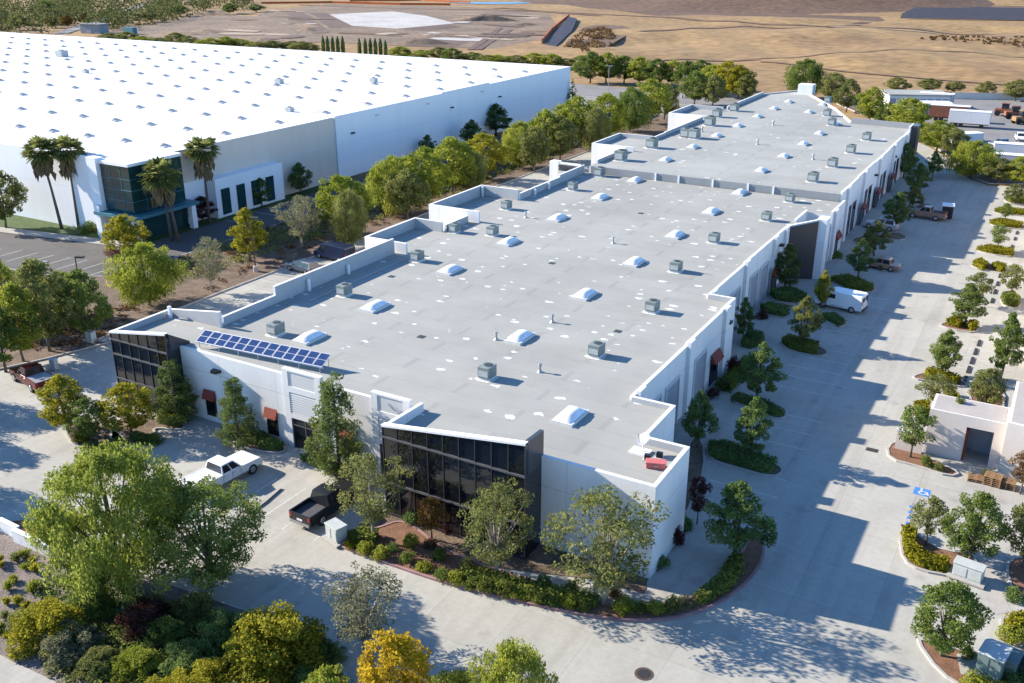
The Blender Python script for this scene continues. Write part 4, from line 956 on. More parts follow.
def tree_proto(kind, seed):
    """returns (trunk MB or None, crown mesh, height, width) at real size"""
    rng = np.random.default_rng(seed); R = random.Random(seed); tr = MB()
    if kind in ('round', 'big', 'sparse', 'ovate', 'pepper', 'small', 'bigpepper'):
        # H, W, crown base, leaves, leaf half length, clumps, profile peak (0 low .. 1 high), clump size
        H, W, base, n, leaf, nc, peak, cs = dict(round=(6.0, 5.2, .12, 9000, .105, 95, .42, .105), big=(9.5, 9.8, .06, 24000, .10, 210, .5, .07), sparse=(7.0, 6.0, .16, 6500, .085, 120, .62, .085),
                       ovate=(6.5, 4.0, .13, 8000, .095, 80, .34, .115), pepper=(6.4, 7.4, .06, 20000, .10, 130, .52, .085), small=(4.5, 3.4, .24, 3800, .085, 50, .40, .125), bigpepper=(9.5, 9.8, .05, 42000, .10, 230, .55, .068))[kind]
        hc = H * (1 - base); i_ = np.arange(nc) + .5
        t = rng.permutation((i_ + rng.uniform(-.5, .5, nc)) / nc); a = i_ * 2.39996 + rng.normal(size=nc) * .25
        prof = np.where(t < peak, np.sin(np.pi / 2 * np.clip(t / peak, 0, 1)) ** .55, np.cos(np.pi / 2 * np.clip((t - peak) / (1 - peak), 0, 1)) ** (.62 if kind != 'ovate' else 1.0))
        ph = rng.uniform(0, 6.28, 4)
        lob = 1 + .14 * np.sin(2 * a + ph[0] + t * 2) + .11 * np.sin(3 * a + ph[1] + t * 4) + rng.normal(size=nc) * .07
        shell = rng.uniform(0, 1, nc) ** (.34 if kind != 'sparse' else .5)
        rr = W / 2 * (1 - cs * 1.5) * prof * lob * shell
        cen = np.stack([rr * np.cos(a), rr * np.sin(a), H * base + hc * (.06 + .90 * t)], 1)
        rad = W * cs * rng.uniform(.65, 1.3, nc) * (.55 + .45 * prof)
        C, Nn, A, B, ti = fill_clumps(rng, cen, rad, n, leaf, .85, .35, .6)
        if kind in ('pepper', 'bigpepper'):
            m = int(len(C) * .6); drop = rng.uniform(0, 1.5, m) * np.clip(np.hypot(C[:m, 0], C[:m, 1]) / (W / 2), .15, 1)
            C[:m, 2] = np.maximum(.4, C[:m, 2] - drop); A[:m] *= 1.5; B[:m] *= .6
            ax = rng.normal(size=(len(C), 3)) * .45; ax[:, 2] += 1.2
            Nn[:m, 2] *= .4; Nn = unit(Nn)
            me = leaves_to_mesh('crown', C, Nn, A, B, ti, ax, rng)
        else:
            me = leaves_to_mesh('crown', C, Nn, A, B, ti, None, rng)
        t0 = .020 * H if not kind.startswith('big') else .026 * H
        top = H * (base + (1 - base) * .68); lean = rng.normal(size=2) * .03 * H
        tr.tube([(0, 0, -.1), (lean[0] * .3, lean[1] * .3, H * max(base, .12)), (lean[0], lean[1], top)], [t0 * 1.15, t0 * .85, t0 * .3], 8)
        for k in R.sample(range(nc), 14 if kind != 'sparse' else 34):
            z0 = min(H * max(base, .12) * R.uniform(.8, 2.2), cen[k][2] * .8)
            b = np.array([lean[0] * .3, lean[1] * .3, z0]); e = cen[k]; mid = (b + e) / 2 + np.array([0, 0, .05 * H])
            tr.tube([tuple(b), tuple(mid), tuple(e)], [t0 * .45, t0 * .26, t0 * .08], 5, cap=False)
    elif kind == 'pine':
        H, W = 8.0, 4.4; n = 11000; nc = 150
        t = rng.uniform(0.0, 1, nc); z = H * (.06 + .92 * t)
        R0 = W / 2 * np.clip(1.12 - t, .08, 1) ** .75 * np.clip(.55 + t * 2.5, 0, 1) * rng.uniform(.4, 1.0, nc)
        a = rng.uniform(0, 6.28, nc)
        cen = np.stack([R0 * np.cos(a), R0 * np.sin(a), z], 1); rad = W * rng.uniform(.075, .13, nc) * (1.15 - .5 * t)
        C, Nn, A, B, ti = fill_clumps(rng, cen, rad, n, .115, .9, .25, .6)
        me = leaves_to_mesh('crown', C, Nn, A, B * .6, ti, None, rng)
        tr.tube([(0, 0, -.1), (.05, 0, H * .5), (0, .05, H * .95)], [.16, .1, .03], 7)
        for k in R.sample(range(nc), 14): tr.tube([(0, 0, cen[k][2] * .9), tuple(cen[k])], [.05, .015], 4, cap=False)
    elif kind == 'conifer':
        H, W = 9.0, 4.0; n = 2200; nc = 80
        t = np.sort(rng.uniform(0, 1, nc)); z = H * (.08 + .9 * t); R0 = W / 2 * (1 - t) * rng.uniform(.3, 1, nc); a = rng.uniform(0, 6.28, nc)
        cen = np.stack([R0 * np.cos(a), R0 * np.sin(a), z], 1); rad = .15 + .42 * (1 - t)
        C, Nn, A, B, ti = fill_clumps(rng, cen, rad, n, .19, .5, .2, .6)
        me = leaves_to_mesh('crown', C, Nn, A, B * .6, ti, None, rng); tr.tube([(0, 0, -.1), (0, 0, H * .95)], [.17, .03], 7)
    elif kind == 'cypress':
        H, W = 9.0, 1.9; n = 900; t = rng.uniform(0, 1, n); a = rng.uniform(0, 6.28, n)
        r0 = W / 2 * np.clip(np.sin(np.pi * (t * .9 + .1)) + .15, 0, 1) * rng.uniform(.7, 1, n)
        C = np.stack([r0 * np.cos(a), r0 * np.sin(a), .3 + (H - .3) * t], 1); Nn = unit(np.stack([np.cos(a), np.sin(a), .3 + 0 * a], 1) + rng.normal(size=(n, 3)) * .4)
        ax = rng.normal(size=(n, 3)) * .3 + np.array([0, 0, 1.0]); me = leaves_to_mesh('crown', C, Nn, np.full(n, .32), np.full(n, .16), rng.uniform(0, 1, n), ax, rng)
        tr.tube([(0, 0, -.1), (0, 0, H * .8)], [.15, .05], 6)
    elif kind == 'bush':
        H, W = 1.6, 2.0; n = 1700; nc = 30
        d = unit(rng.normal(size=(nc, 3))); d[:, 2] = np.abs(d[:, 2]); cen = d * rng.uniform(.35, .85, nc)[:, None] * np.array([W / 2, W / 2, H * .8]); cen[:, 2] += .1
        C, Nn, A, B, ti = fill_clumps(rng, cen, W * rng.uniform(.11, .19, nc), n, .07, .9, .35, .6); C[:, 2] = np.maximum(C[:, 2], .04)
        me = leaves_to_mesh('foliage', C, Nn, A, B, ti, None, rng); tr = None
    elif kind == 'bigbush':
        H, W = 3.6, 5.0; n = 12000; nc = 90
        d = unit(rng.normal(size=(nc, 3))); d[:, 2] = np.abs(d[:, 2]); cen = d * (rng.uniform(.2, 1, nc) ** .5 * .85)[:, None] * np.array([W / 2, W / 2, H * .86]); cen[:, 2] += .25
        C, Nn, A, B, ti = fill_clumps(rng, cen, W * rng.uniform(.07, .12, nc), n, .085, .9, .4, .55); C[:, 2] = np.maximum(C[:, 2], .06)
        me = leaves_to_mesh('foliage', C, Nn, A, B, ti, None, rng); tr = None
    elif kind == 'tuft':
        H, W = .8, 1.1; n = 220; a = rng.uniform(0, 6.28, n); el = rng.uniform(.5, 1.4, n); r0 = rng.uniform(.1, .5, n)
        C = np.stack([r0 * np.cos(a) * np.cos(el), r0 * np.sin(a) * np.cos(el), .05 + r0 * 1.2 * np.sin(el)], 1)
        ax = np.stack([np.cos(a) * np.cos(el), np.sin(a) * np.cos(el), np.sin(el)], 1); Nn = unit(rng.normal(size=(n, 3)))
        me = leaves_to_mesh('foliage', C, Nn, np.full(n, .22), np.full(n, .035), rng.uniform(0, 1, n), ax, rng); tr = None
    return tr, me, H, W
PROTO = {}
for kind, k in dict(round=3, big=1, bigpepper=1, sparse=3, ovate=3, pepper=2, small=3, pine=3, conifer=1, cypress=1, bush=4, bigbush=2, tuft=2).items():
    PROTO[kind] = []
    for s in range(k):
        tr, me, H, W = tree_proto(kind, 100 + s * 7 + len(kind))
        me.materials.append(LEAF['green'])
        tm = None
        if tr:
            tob = tr.build('trunk', M['bark'], None, smooth=True); tm = tob.data; bpy.data.objects.remove(tob)
        PROTO[kind].append((tm, me, H, W))
_cnt = [0]
def plant(kind, x, y, h, w, leaf, label, cat='tree', group=None, name=None, bark='bark', var=None, z=0.08):
    _cnt[0] += 1; rr = random.Random(_cnt[0] * 13 + 5)
    tm, me, H, W = PROTO[kind][(var if var is not None else _cnt[0]) % len(PROTO[kind])]
    nm = name or dict(pine='pine_tree', conifer='conifer_tree', cypress='cypress_tree', bush='shrub', bigbush='shrub', tuft='grass_tuft').get(kind, 'tree')
    s = w / W; hz = h / H
    def link(o, m):
        o.material_slots[0].link = 'OBJECT'; o.material_slots[0].material = m
    if tm is None:
        o = bpy.data.objects.new(nm, me); COL.objects.link(o); link(o, LEAF[leaf])
        o.location = (x, y, z); o.scale = (s, s, hz); o.rotation_euler = (0, 0, rr.uniform(0, 6.28))
        return tag(o, label, cat, group)
    t = thing(nm, (x, y, z), label, cat, group, rr.uniform(0, 6.28)); t.scale = (s, s, hz)
    a = bpy.data.objects.new('trunk', tm); COL.objects.link(a); a.parent = t; link(a, M[bark])
    b = bpy.data.objects.new('crown', me); COL.objects.link(b); b.parent = t; link(b, LEAF[leaf])
    return t
def plant_px(kind, bx, by, top, wpx, leaf, label, cat='tree', group=None, **k):
    x, y = gp(bx, by); h = height_at(x, y, top + (by - top) * .02); wpx = wpx * 1.12; d = proj(x, y, h * .6)[2]
    return plant(kind, x, y, max(.4, h), wpx * d / FPX, leaf, label, cat, group, **k)

# ---- trees standing alone, each read off the photo: kind, base px, top, crown width px, leaf colour, label
G_FRONT = 'trees in the front island'
T = [
 ('sparse', 374, 540, 453, 70, 'olive', 'airy olive tree beside the black pickup, in front of the glass corner', G_FRONT),
 ('sparse', 497, 578, 482, 82, 'olive', 'airy olive tree in front of the right end of the dark glass wall', G_FRONT),
 ('sparse', 603, 604, 492, 122, 'olive', 'widest airy tree, in front of the white corner box of the building', G_FRONT),
 ('ovate', 734, 558, 480, 64, 'dark', 'dark green tree with a yellow tip at the rounded end of the front island', G_FRONT),
 ('small', 432, 540, 498, 30, 'autumn', 'small russet tree below the dark glass wall', G_FRONT),
 ('small', 697, 524, 476, 24, 'maroon', 'slim maroon tree by the right side of the white corner box', None),
 ('pine', 340, 474, 370, 56, 'pine', 'tallest dark pine between the entrance portal and the glass corner', 'pines along the front facade'),
 ('pine', 239, 446, 378, 42, 'pine', 'dark pine between the two red awning windows of the front facade', 'pines along the front facade'),
 ('pine', 178, 422, 360, 44, 'pine', 'dark pine beside the left glass corner of the building', 'pines along the front facade'),
 ('round', 132, 436, 383, 54, 'ylime', 'small yellow-green round tree in front of the left glass corner', 'round trees on the front left island'),
 ('round', 68, 432, 375, 48, 'ylime', 'left one of the two round yellow-green trees behind the kerb bend', 'round trees on the front left island'),
 ('round', 92, 442, 398, 40, 'green', 'dark round tree at the middle of the front left island', 'round trees on the front left island'),
 ('bigpepper', 122, 588, 447, 152, 'fresh', 'very large green tree in the foreground left, hiding part of the white pickup', None),
 ('big', 210, 586, 484, 124, 'green', 'large dark airy tree just right of the very large foreground tree', None),
 ('sparse', 366, 652, 572, 88, 'grey', 'thin grey-leaved tree at the edge of the front drive', None),
 ('round', 396, 722, 632, 78, 'yellow', 'golden yellow autumn tree at the bottom edge of the picture', None),
 ('pepper', 512, 740, 646, 92, 'lime', 'green treetop at the bottom edge, right of the golden tree', None),
 ('round', 330, 745, 668, 60, 'lime', 'low lime treetop at the bottom edge, left of the golden tree', None),
 ('pepper', 150, 306, 242, 70, 'lime', 'round weeping bright green tree above the left glass corner', None),
 ('round', 128, 258, 214, 44, 'ylime', 'round yellow-green tree on the warehouse lot in front of its entry', None),
 ('ovate', 250, 262, 206, 40, 'ylime', 'upright yellow-green tree beside the dark lamp post by the left drive', None),
 ('sparse', 302, 248, 194, 44, 'grey', 'pale grey-green tree behind the grey car on the left drive', None),
 ('sparse', 212, 292, 236, 38, 'grey', 'thin pale tree beside the row of warehouse stalls', None),
 ('round', 6, 228, 168, 46, 'olive', 'green tree at the left picture edge by the white warehouse wall', None),
 ('ovate', 496, 135, 103, 34, 'dark', 'dark tree against the middle of the shaded warehouse wall', 'dark trees along the warehouse wall'),
 ('ovate', 472, 148, 119, 27, 'dark', 'dark low tree left of the middle of the shaded warehouse wall', 'dark trees along the warehouse wall'),
 ('ovate', 428, 158, 134, 18, 'dark', 'dark low tree nearest the scupper on the shaded warehouse wall', 'dark trees along the warehouse wall'),
 ('ovate', 548, 112, 94, 16, 'dark', 'dark low tree near the far end of the warehouse wall', 'dark trees along the warehouse wall'),
 ('ovate', 301, 194, 162, 26, 'dark', 'dark tree beside the right end of the low white wing', 'dark trees along the warehouse wall'),
 ('ovate', 262, 206, 177, 24, 'dark', 'dark tree in front of the low white wing windows', 'dark trees along the warehouse wall'),
 ('ovate', 203, 222, 196, 28, 'maroon', 'dark reddish tree between the entry and the low white wing', None),
 ('conifer', 572, 112, 78, 17, 'dark', 'dark pointed conifer at the far corner of the warehouse', None),
 ('ovate', 785, 292, 244, 34, 'pine', 'grey-green tree in the dark recess of the right facade', 'trees along the shaded right facade'),
 ('ovate', 697, 448, 391, 36, 'dark', 'slim dark tree next to the first roll-up doors of the right facade', 'trees along the shaded right facade'),
 ('ovate', 758, 402, 343, 44, 'dark', 'broad dark tree in front of the first red awning of the right facade', 'trees along the shaded right facade'),
 ('ovate', 751, 459, 397, 40, 'dark', 'dark tree with a light top on the nearest island of the shaded lane', 'trees along the shaded right facade'),
 ('ovate', 803, 345, 297, 32, 'olive', 'light-topped tree on the island below the white van', 'trees along the shaded right facade'),
 ('ovate', 821, 308, 272, 20, 'ylime', 'small yellow-topped tree left of the white van', 'trees along the shaded right facade'),
 ('ovate', 742, 342, 298, 22, 'dark', 'narrow dark tree at the facade between two pilasters', 'trees along the shaded right facade'),
 ('ovate', 858, 278, 240, 27, 'dark', 'dark tree on the island behind the white van', 'trees along the shaded right facade'),
 ('ovate', 874, 256, 222, 28, 'olive', 'light-topped tree beside the tan pickup in the shaded lane', 'trees along the shaded right facade'),
 ('ovate', 895, 230, 193, 30, 'dark', 'dark tree beside the pickup, farther down the shaded lane', 'trees along the shaded right facade'),
 ('ovate', 912, 208, 188, 22, 'olive', 'small light tree just behind the pickup of the shaded lane', 'trees along the shaded right facade'),
 ('ovate', 916, 195, 164, 26, 'dark', 'dark tree where the shaded lane reaches the far corner', 'trees along the shaded right facade'),
 ('ovate', 932, 178, 152, 17, 'dark', 'narrow dark tree out on the far end of the shaded lane', 'trees along the shaded right facade'),
 ('ovate', 903, 178, 144, 22, 'dark', 'dark tree under the far right corner of the building', 'trees along the shaded right facade'),
 ('ovate', 942, 376, 329, 34, 'green', 'neat round tree on the hedge island with the brown tip', 'trees in the sunny lot'),
 ('ovate', 964, 326, 282, 34, 'green', 'dark pointed tree on the island with two clipped hedges', 'trees in the sunny lot'),
 ('small', 976, 306, 272, 28, 'olive', 'airy light tree just behind the dark pointed tree', 'trees in the sunny lot'),
 ('small', 1010, 298, 264, 26, 'olive', 'light round tree at the right picture edge by the square hedge', 'trees in the sunny lot'),
 ('small', 997, 250, 224, 20, 'green', 'small round tree in the third planted strip from the far end', 'trees in the sunny lot'),
 ('small', 1004, 222, 203, 15, 'green', 'tiny tree in the second planted strip from the far end', 'trees in the sunny lot'),
 ('round', 1012, 204, 184, 20, 'olive', 'light round tree in the planted strip nearest the far bend', 'trees in the sunny lot'),
 ('ovate', 1000, 380, 310, 32, 'green', 'tall narrow tree in front of the red awning at the right edge', 'trees in the sunny lot'),
 ('round', 984, 412, 368, 38, 'olive', 'bushy light tree directly behind the cream porch roof', 'trees in the sunny lot'),
 ('small', 934, 410, 374, 36, 'olive', 'pale airy tree left of the cream porch roof', 'trees in the sunny lot'),
 ('small', 910, 458, 405, 38, 'green', 'neat small tree in front of the low cream screen wall', 'trees in the sunny lot'),
 ('small', 926, 546, 497, 38, 'olive', 'yellowish tree on the island beside the blue stall paint', 'trees in the sunny lot'),
 ('round', 968, 564, 492, 54, 'green', 'full green tree above the grey utility cabinet', 'trees in the sunny lot'),
 ('round', 941, 657, 583, 72, 'green', 'round tree on the brown mulch tip in the near right corner', 'trees in the sunny lot'),
 ('round', 1022, 568, 496, 46, 'olive', 'tree cut by the right picture edge beside the paved walk', 'trees in the sunny lot'),
 ('small', 1020, 494, 450, 30, 'brown', 'dried brown tree beside the stacked pallets', None),
 ('pepper', 804, 98, 58, 42, 'green', 'tall green tree beyond the far end of the grey roofs', None),
]
for k, bx, by, top, wpx, leaf, label, grp in T:
    if grp == 'trees along the shaded right facade': wpx *= .98; top -= 2
    plant_px(k, bx, by, top, wpx, leaf, label, 'tree', grp, bark='bark_pale' if k == 'sparse' else 'bark')
# just outside the left edge: trees whose shade falls on the drive
for q, (bx, by) in enumerate([(-66, 404), (-92, 436), (-78, 490)]):
    x, y = gp(bx, by); plant('pepper', x, y, 6.3, 5.6, 'green', ['tree just beyond the left picture edge behind the maroon pickup', 'tree just beyond the left picture edge shading the drive', 'nearest tree just beyond the left picture edge'][q], 'tree', 'trees beyond the left edge')
# cluster at the left edge
CL = [('round', 50, 352, 257, 62, 'olive'), ('round', 90, 340, 268, 50, 'green'), ('round', 24, 362, 282, 52, 'lime'), ('round', 2, 330, 250, 44, 'lime'), ('round', 66, 318, 272, 46, 'lime'),
      ('ovate', 6, 372, 300, 44, 'green'), ('round', 36, 312, 268, 38, 'green')]
CLD = ['broad olive tree at the middle of the left tree cluster', 'dark green tree behind the lamp post of the left cluster', 'bright green tree above the maroon pickup', 'bright tree at the left edge above the cluster',
       'bright lime tree at the top of the left cluster', 'dark green tree at the left edge beside the maroon pickup', 'small green tree between two brighter ones in the left cluster']
for (k, bx, by, top, wpx, leaf), la in zip(CL, CLD): plant_px(k, bx, by, top, wpx, leaf, la, 'tree', 'trees in the left cluster')
# row between the drive and the warehouse
ROW = [(343, 232, 176, 46, 'lime'), (352, 246, 190, 30, 'olive'), (394, 212, 157, 44, 'lime'), (424, 204, 148, 44, 'lime'), (408, 218, 170, 34, 'olive'), (452, 192, 138, 42, 'lime'), (484, 178, 134, 38, 'ylime'), (470, 190, 150, 32, 'olive'),
       (520, 166, 122, 30, 'lime'), (545, 158, 110, 30, 'lime'), (534, 170, 128, 26, 'olive'), (575, 146, 97, 38, 'lime'), (560, 160, 116, 28, 'olive'), (606, 138, 94, 32, 'lime'), (594, 150, 108, 26, 'olive'), (630, 130, 88, 30, 'green'), (650, 122, 80, 32, 'lime'), (664, 118, 84, 24, 'olive')]
for q, (bx, by, top, wpx, leaf) in enumerate(sorted(ROW, key=lambda r: -r[1])):
    plant_px('round' if q % 3 else 'pepper', bx, by + 2, top - 2, wpx * 1.3, leaf, f"{'bright lime' if leaf in ('lime', 'ylime') else 'duller green'} tree, {ORD[q]} from the near end of the row between drive and warehouse", 'tree', 'tree row between the drive and the warehouse')
BACK = [(590, 82, 53, 24, 'green'), (606, 82, 54, 24, 'lime'), (624, 82, 57, 22, 'green'), (640, 84, 58, 22, 'lime'), (656, 86, 60, 22, 'green'), (672, 85, 61, 20, 'lime'), (686, 90, 62, 22, 'green'), (700, 88, 61, 22, 'green'), (712, 94, 66, 24, 'lime'), (726, 96, 62, 26, 'ylime'), (738, 98, 66, 24, 'ylime'), (694, 104, 72, 24, 'green'), (712, 106, 76, 22, 'olive'), (745, 100, 76, 18, 'olive')]
for q, (bx, by, top, wpx, leaf) in enumerate(BACK):
    plant_px('round', bx, by + 1, top - 2, wpx * 1.35, leaf, f'{dict(lime="bright", ylime="yellowish", green="dark green", olive="dull olive")[leaf]} tree, {ORD[q]} from the left behind the rear lot', 'tree', 'trees behind the rear lot')
RGT = [('round', 832, 102, 74, 26, 'olive'), ('round', 846, 112, 80, 22, 'olive'), ('round', 869, 124, 88, 26, 'lime'), ('round', 905, 138, 99, 40, 'lime'), ('round', 886, 128, 104, 22, 'green'), ('round', 936, 152, 122, 36, 'lime'), ('round', 952, 156, 130, 24, 'olive'), ('pepper', 970, 178, 142, 42, 'lime'), ('round', 998, 184, 160, 26, 'olive'), ('round', 1016, 186, 158, 28, 'lime')]
for q, (k, bx, by, top, wpx, leaf) in enumerate(RGT):
    plant_px(k, bx, by, top - 2, wpx * 1.22, leaf, f'{dict(lime="bright green", olive="dull green", green="dark green")[leaf]} tree, {ORD[q]} from the left in the belt beside the far road', 'tree', 'tree belt beside the far road')
for q, (bx, by, top, wpx) in enumerate([(897, 94, 79, 22), (929, 94, 80, 22), (954, 95, 83, 17), (985, 99, 83, 17), (1015, 103, 81, 24)]):
    plant_px('round', bx, by - 2, top - 2, wpx * 1.15, 'olive', f'small round field tree, {ORD[q]} from the left along the pale path', 'tree', 'trees along the pale path')
# belt behind the white warehouse and cypress rows
rg = random.Random(3)
for q in range(30):
    bx = 112 + q * 16.2 + rg.uniform(-4, 4)
    if 318 < bx < 388: continue
    by = 38 + (bx - 100) * .052 + rg.uniform(0, 4) + 4
    plant_px('round', bx, by, by - rg.uniform(10, 15), rg.uniform(24, 34), rg.choice(['green', 'lime', 'olive']), f'small tree in the hedge-like belt behind the warehouse roof, {("left", "middle", "right")[min(2, q // 10)]} stretch', 'tree', f'trees behind the warehouse, {("left", "middle", "right")[min(2, q // 10)]} stretch')
for q, bx in enumerate([324, 328.5, 333.5, 338.5, 343.5, 360, 366, 371, 376, 381, 386]):
    plant_px('cypress', bx, 57 + (q // 5) * 1.0, 36 + (q // 5) * 2, 3.6, 'dark', f'thin dark cypress behind the warehouse, in the {"left" if q < 5 else "right"} group of the row', 'tree', f'cypresses behind the warehouse, {"left" if q < 5 else "right"} group')
# wooded hillside at the top left: one mass
def woodland():
    rng = np.random.default_rng(8); cen = []
    while len(cen) < 600:
        a, b = rng.uniform(-60, 255), rng.uniform(-14, 33)
        lim = 34 - max(0, a - 90) * .16
        if b > lim or abs(b - (34 - (a - 60) * .33)) < 2.6 and a > 60: continue
        x, y = gp(a, b); cen.append((x, y, rng.uniform(.5, 3)))
    cen = np.array(cen); rad = rng.uniform(2.5, 7.5, len(cen))
    C, Nn, A, B, ti = fill_clumps(rng, cen, rad, 34000, .75, .9, .4, .6); C[:, 2] = np.maximum(C[:, 2] + rad.mean() * .4, .2)
    me = leaves_to_mesh('woodland', C, Nn, A, B, ti, None, rng); me.materials.append(LEAF['woods'])
    o = bpy.data.objects.new('woodland', me); COL.objects.link(o); struct(o, 'stuff')
woodland()
for q, (bx, by, top, w_, lf) in enumerate([(52, 28, 16, 12, 'autumn'), (68, 27, 15, 13, 'autumn'), (86, 24, 13, 12, 'autumn'), (20, 30, 14, 18, 'olive'), (110, 20, 8, 18, 'green'), (150, 22, 10, 16, 'olive'), (180, 16, 4, 18, 'green'), (230, 14, 3, 16, 'green'), (256, 12, 4, 18, 'dark'), (45, 14, 0, 20, 'dark')]):
    plant_px('round', bx, by, top, w_, lf, f'{dict(autumn="rusty orange", olive="olive", green="green", dark="dark")[lf]} tree standing out of the wooded hillside, {ORD[q]} of those picked out', 'tree', 'trees on the wooded hillside')
def scrub(name, P, n, leaf, size, h, seed):
    rng = np.random.default_rng(seed); (x0, y0), (x1, y1) = np.min(P, 0), np.max(P, 0); pts = []
    def inside(x, y):
        c_ = False
        for i in range(len(P)):
            a, b = P[i], P[i - 1]
            if (a[1] > y) != (b[1] > y) and x < (b[0] - a[0]) * (y - a[1]) / (b[1] - a[1]) + a[0]: c_ = not c_
        return c_
    while len(pts) < n:
        x, y = rng.uniform(x0, x1), rng.uniform(y0, y1)
        if inside(x, y): pts.append((x, y, 0.15))
    cen = np.array(pts); rad = rng.uniform(.5, 1, n) * h
    C, Nn, A, B, ti = fill_clumps(rng, cen, rad, n * 22, size, .8, .5, .6); C[:, 2] = np.maximum(np.abs(C[:, 2]), .12) + np.array([th(a_, b_) for a_, b_ in C[:, :2]])
    me = leaves_to_mesh(name, C, Nn, A, B, ti, None, rng); me.materials.append(LEAF[leaf])
    o = bpy.data.objects.new(name, me); COL.objects.link(o); struct(o, 'stuff')
scrub('ground_cover', [(-96, 74), (-83, 74), (-83, 214), (-96, 214)], 420, 'brown', .16, .75, 1)
scrub('ground_cover', [(-96, 76), (-88, 76), (-84, 120), (-84, 214), (-96, 214)], 900, 'olive', .15, .9, 2)
scrub('ground_cover', [(-96, 84), (-91, 84), (-86, 100), (-85, 214), (-96, 214)], 420, 'green', .14, 1.2, 12)
scrub('ground_cover', px([(0, 345), (40, 352), (105, 340), (150, 300), (60, 320), (0, 310)]), 160, 'brown', .14, .6, 3)
scrub('ground_cover', px([(860, 112), (905, 130), (950, 150), (985, 178), (1040, 182), (1040, 176), (985, 160), (930, 130)]), 140, 'olive', .2, .8, 4)
scrub('ground_cover', px([(40, 600), (40, 575), (120, 590), (300, 640), (350, 690), (330, 740), (120, 720)]), 900, 'green', .10, .6, 5)
scrub('ground_cover', px([(30, 640), (60, 610), (200, 610), (330, 655), (350, 690), (200, 700), (60, 690)]), 500, 'olive', .10, .6, 25)
scrub('ground_cover', px([(60, 640), (120, 620), (300, 655), (340, 690), (300, 740), (120, 720)]), 420, 'maroon', .10, .45, 15)
scrub('ground_cover', px([(918, 42), (940, 37), (985, 40), (1036, 38), (1036, 48), (960, 45)]), 90, 'brown', .5, .9, 7)
scrub('ground_cover', px([(565, 50), (580, 32), (606, 28), (618, 40), (592, 58)]), 120, 'brown', .5, 2.2, 6)

# ---- palms
def palm_mesh(seed):
    rng = np.random.default_rng(seed); mb = MB()
    for k in range(70):
        a = rng.uniform(0, 6.28); el = math.asin(rng.uniform(-.55, 1)); L_ = rng.uniform(1.0, 1.4)
        d = np.array([math.cos(a) * math.cos(el), math.sin(a) * math.cos(el), math.sin(el)]); sd = np.array([-math.sin(a), math.cos(a), 0]); up = np.cross(d, sd)
        b = d * L_ * .55
        for j in range(7):
            t = (j - 3) / 3 * 1.15; v = d * math.cos(t) + sd * math.sin(t); ln = .95 * (1 - .25 * abs(t))
            s2 = -d * math.sin(t) + sd * math.cos(t)
            tip = b + v * ln + np.array([0, 0, -.2 * ln]); mid = b + v * ln * .55
            mb.add([tuple(b), tuple(mid + s2 * .09), tuple(tip), tuple(mid - s2 * .09)], [(0, 1, 2, 3)])
        mb.add([(0, 0, 0), tuple(b + sd * .02), tuple(b - sd * .02)], [(0, 1, 2)])
    sk = MB()
    for k in range(40):
        a = rng.uniform(0, 6.28); z = rng.uniform(-1.9, -.5); r0 = .55 + .3 * rng.uniform(); 
        sk.add([(.2 * math.cos(a), .2 * math.sin(a), z + .7), (r0 * math.cos(a - .35), r0 * math.sin(a - .35), z - .1), (r0 * .9 * math.cos(a), r0 * .9 * math.sin(a), z - .7), (r0 * math.cos(a + .35), r0 * math.sin(a + .35), z - .1)], [(0, 1, 2, 3)])
    return mb, sk
for q, (bx, by, tx, ty, w_, la) in enumerate([(62, 229, 40, 152, 40, 'leftmost tall palm in front of the white warehouse wall'), (79, 228, 67, 150, 40, 'second tall palm from the left, close beside the leftmost one'),
        (172, 241, 160, 176, 46, 'short thick palm with twin stems in front of the teal glass entry'), (210, 224, 202, 150, 40, 'tall straight palm right of the teal glass entry')]):
    x, y = gp(bx, by); h = height_at(x, y, ty); d = proj(x, y, h)[2]; s = w_ * d / FPX / 3.3
    x1, y1 = gp(tx, ty, h)
    t = thing('palm_tree', (x, y, 0.03), la, 'palm tree', 'palms in front of the warehouse')
    mb, sk = palm_mesh(q); lx, ly = (x1 - x) * .9, (y1 - y) * .9
    lx = max(-4, min(4, lx)); ly = max(-2, min(2, ly))
    ctr = (lx, ly, h)
    mb.v = [(a * s * 1.05 + ctr[0], b * s * 1.05 + ctr[1], c_ * s + ctr[2]) for a, b, c_ in mb.v]; sk.v = [(a * s * 1.1 + ctr[0], b * s * 1.1 + ctr[1], c_ * s + ctr[2]) for a, b, c_ in sk.v]
    o = mb.build('fronds', LEAF['palm'], None); o.parent = t
    at = o.data.attributes.new('tint', 'FLOAT', 'FACE'); at.data.foreach_set('value', np.random.default_rng(q).uniform(0, 1, len(o.data.polygons)).astype(np.float32))
    o = sk.build('dead_skirt', M['palm_skirt'], None); o.parent = t
    for e in ((0, 0),) if q != 2 else ((0, 0), (1.0, .3)):
        tb = MB().tube([(e[0], e[1], -.1), (lx * .45 + e[0] * .7, ly * .45 + e[1] * .7, h * .5), (lx, ly, h)], [.24, .17, .14], 9)
        o = tb.build('trunk', M['palm_trunk'], None, smooth=True); o.parent = t

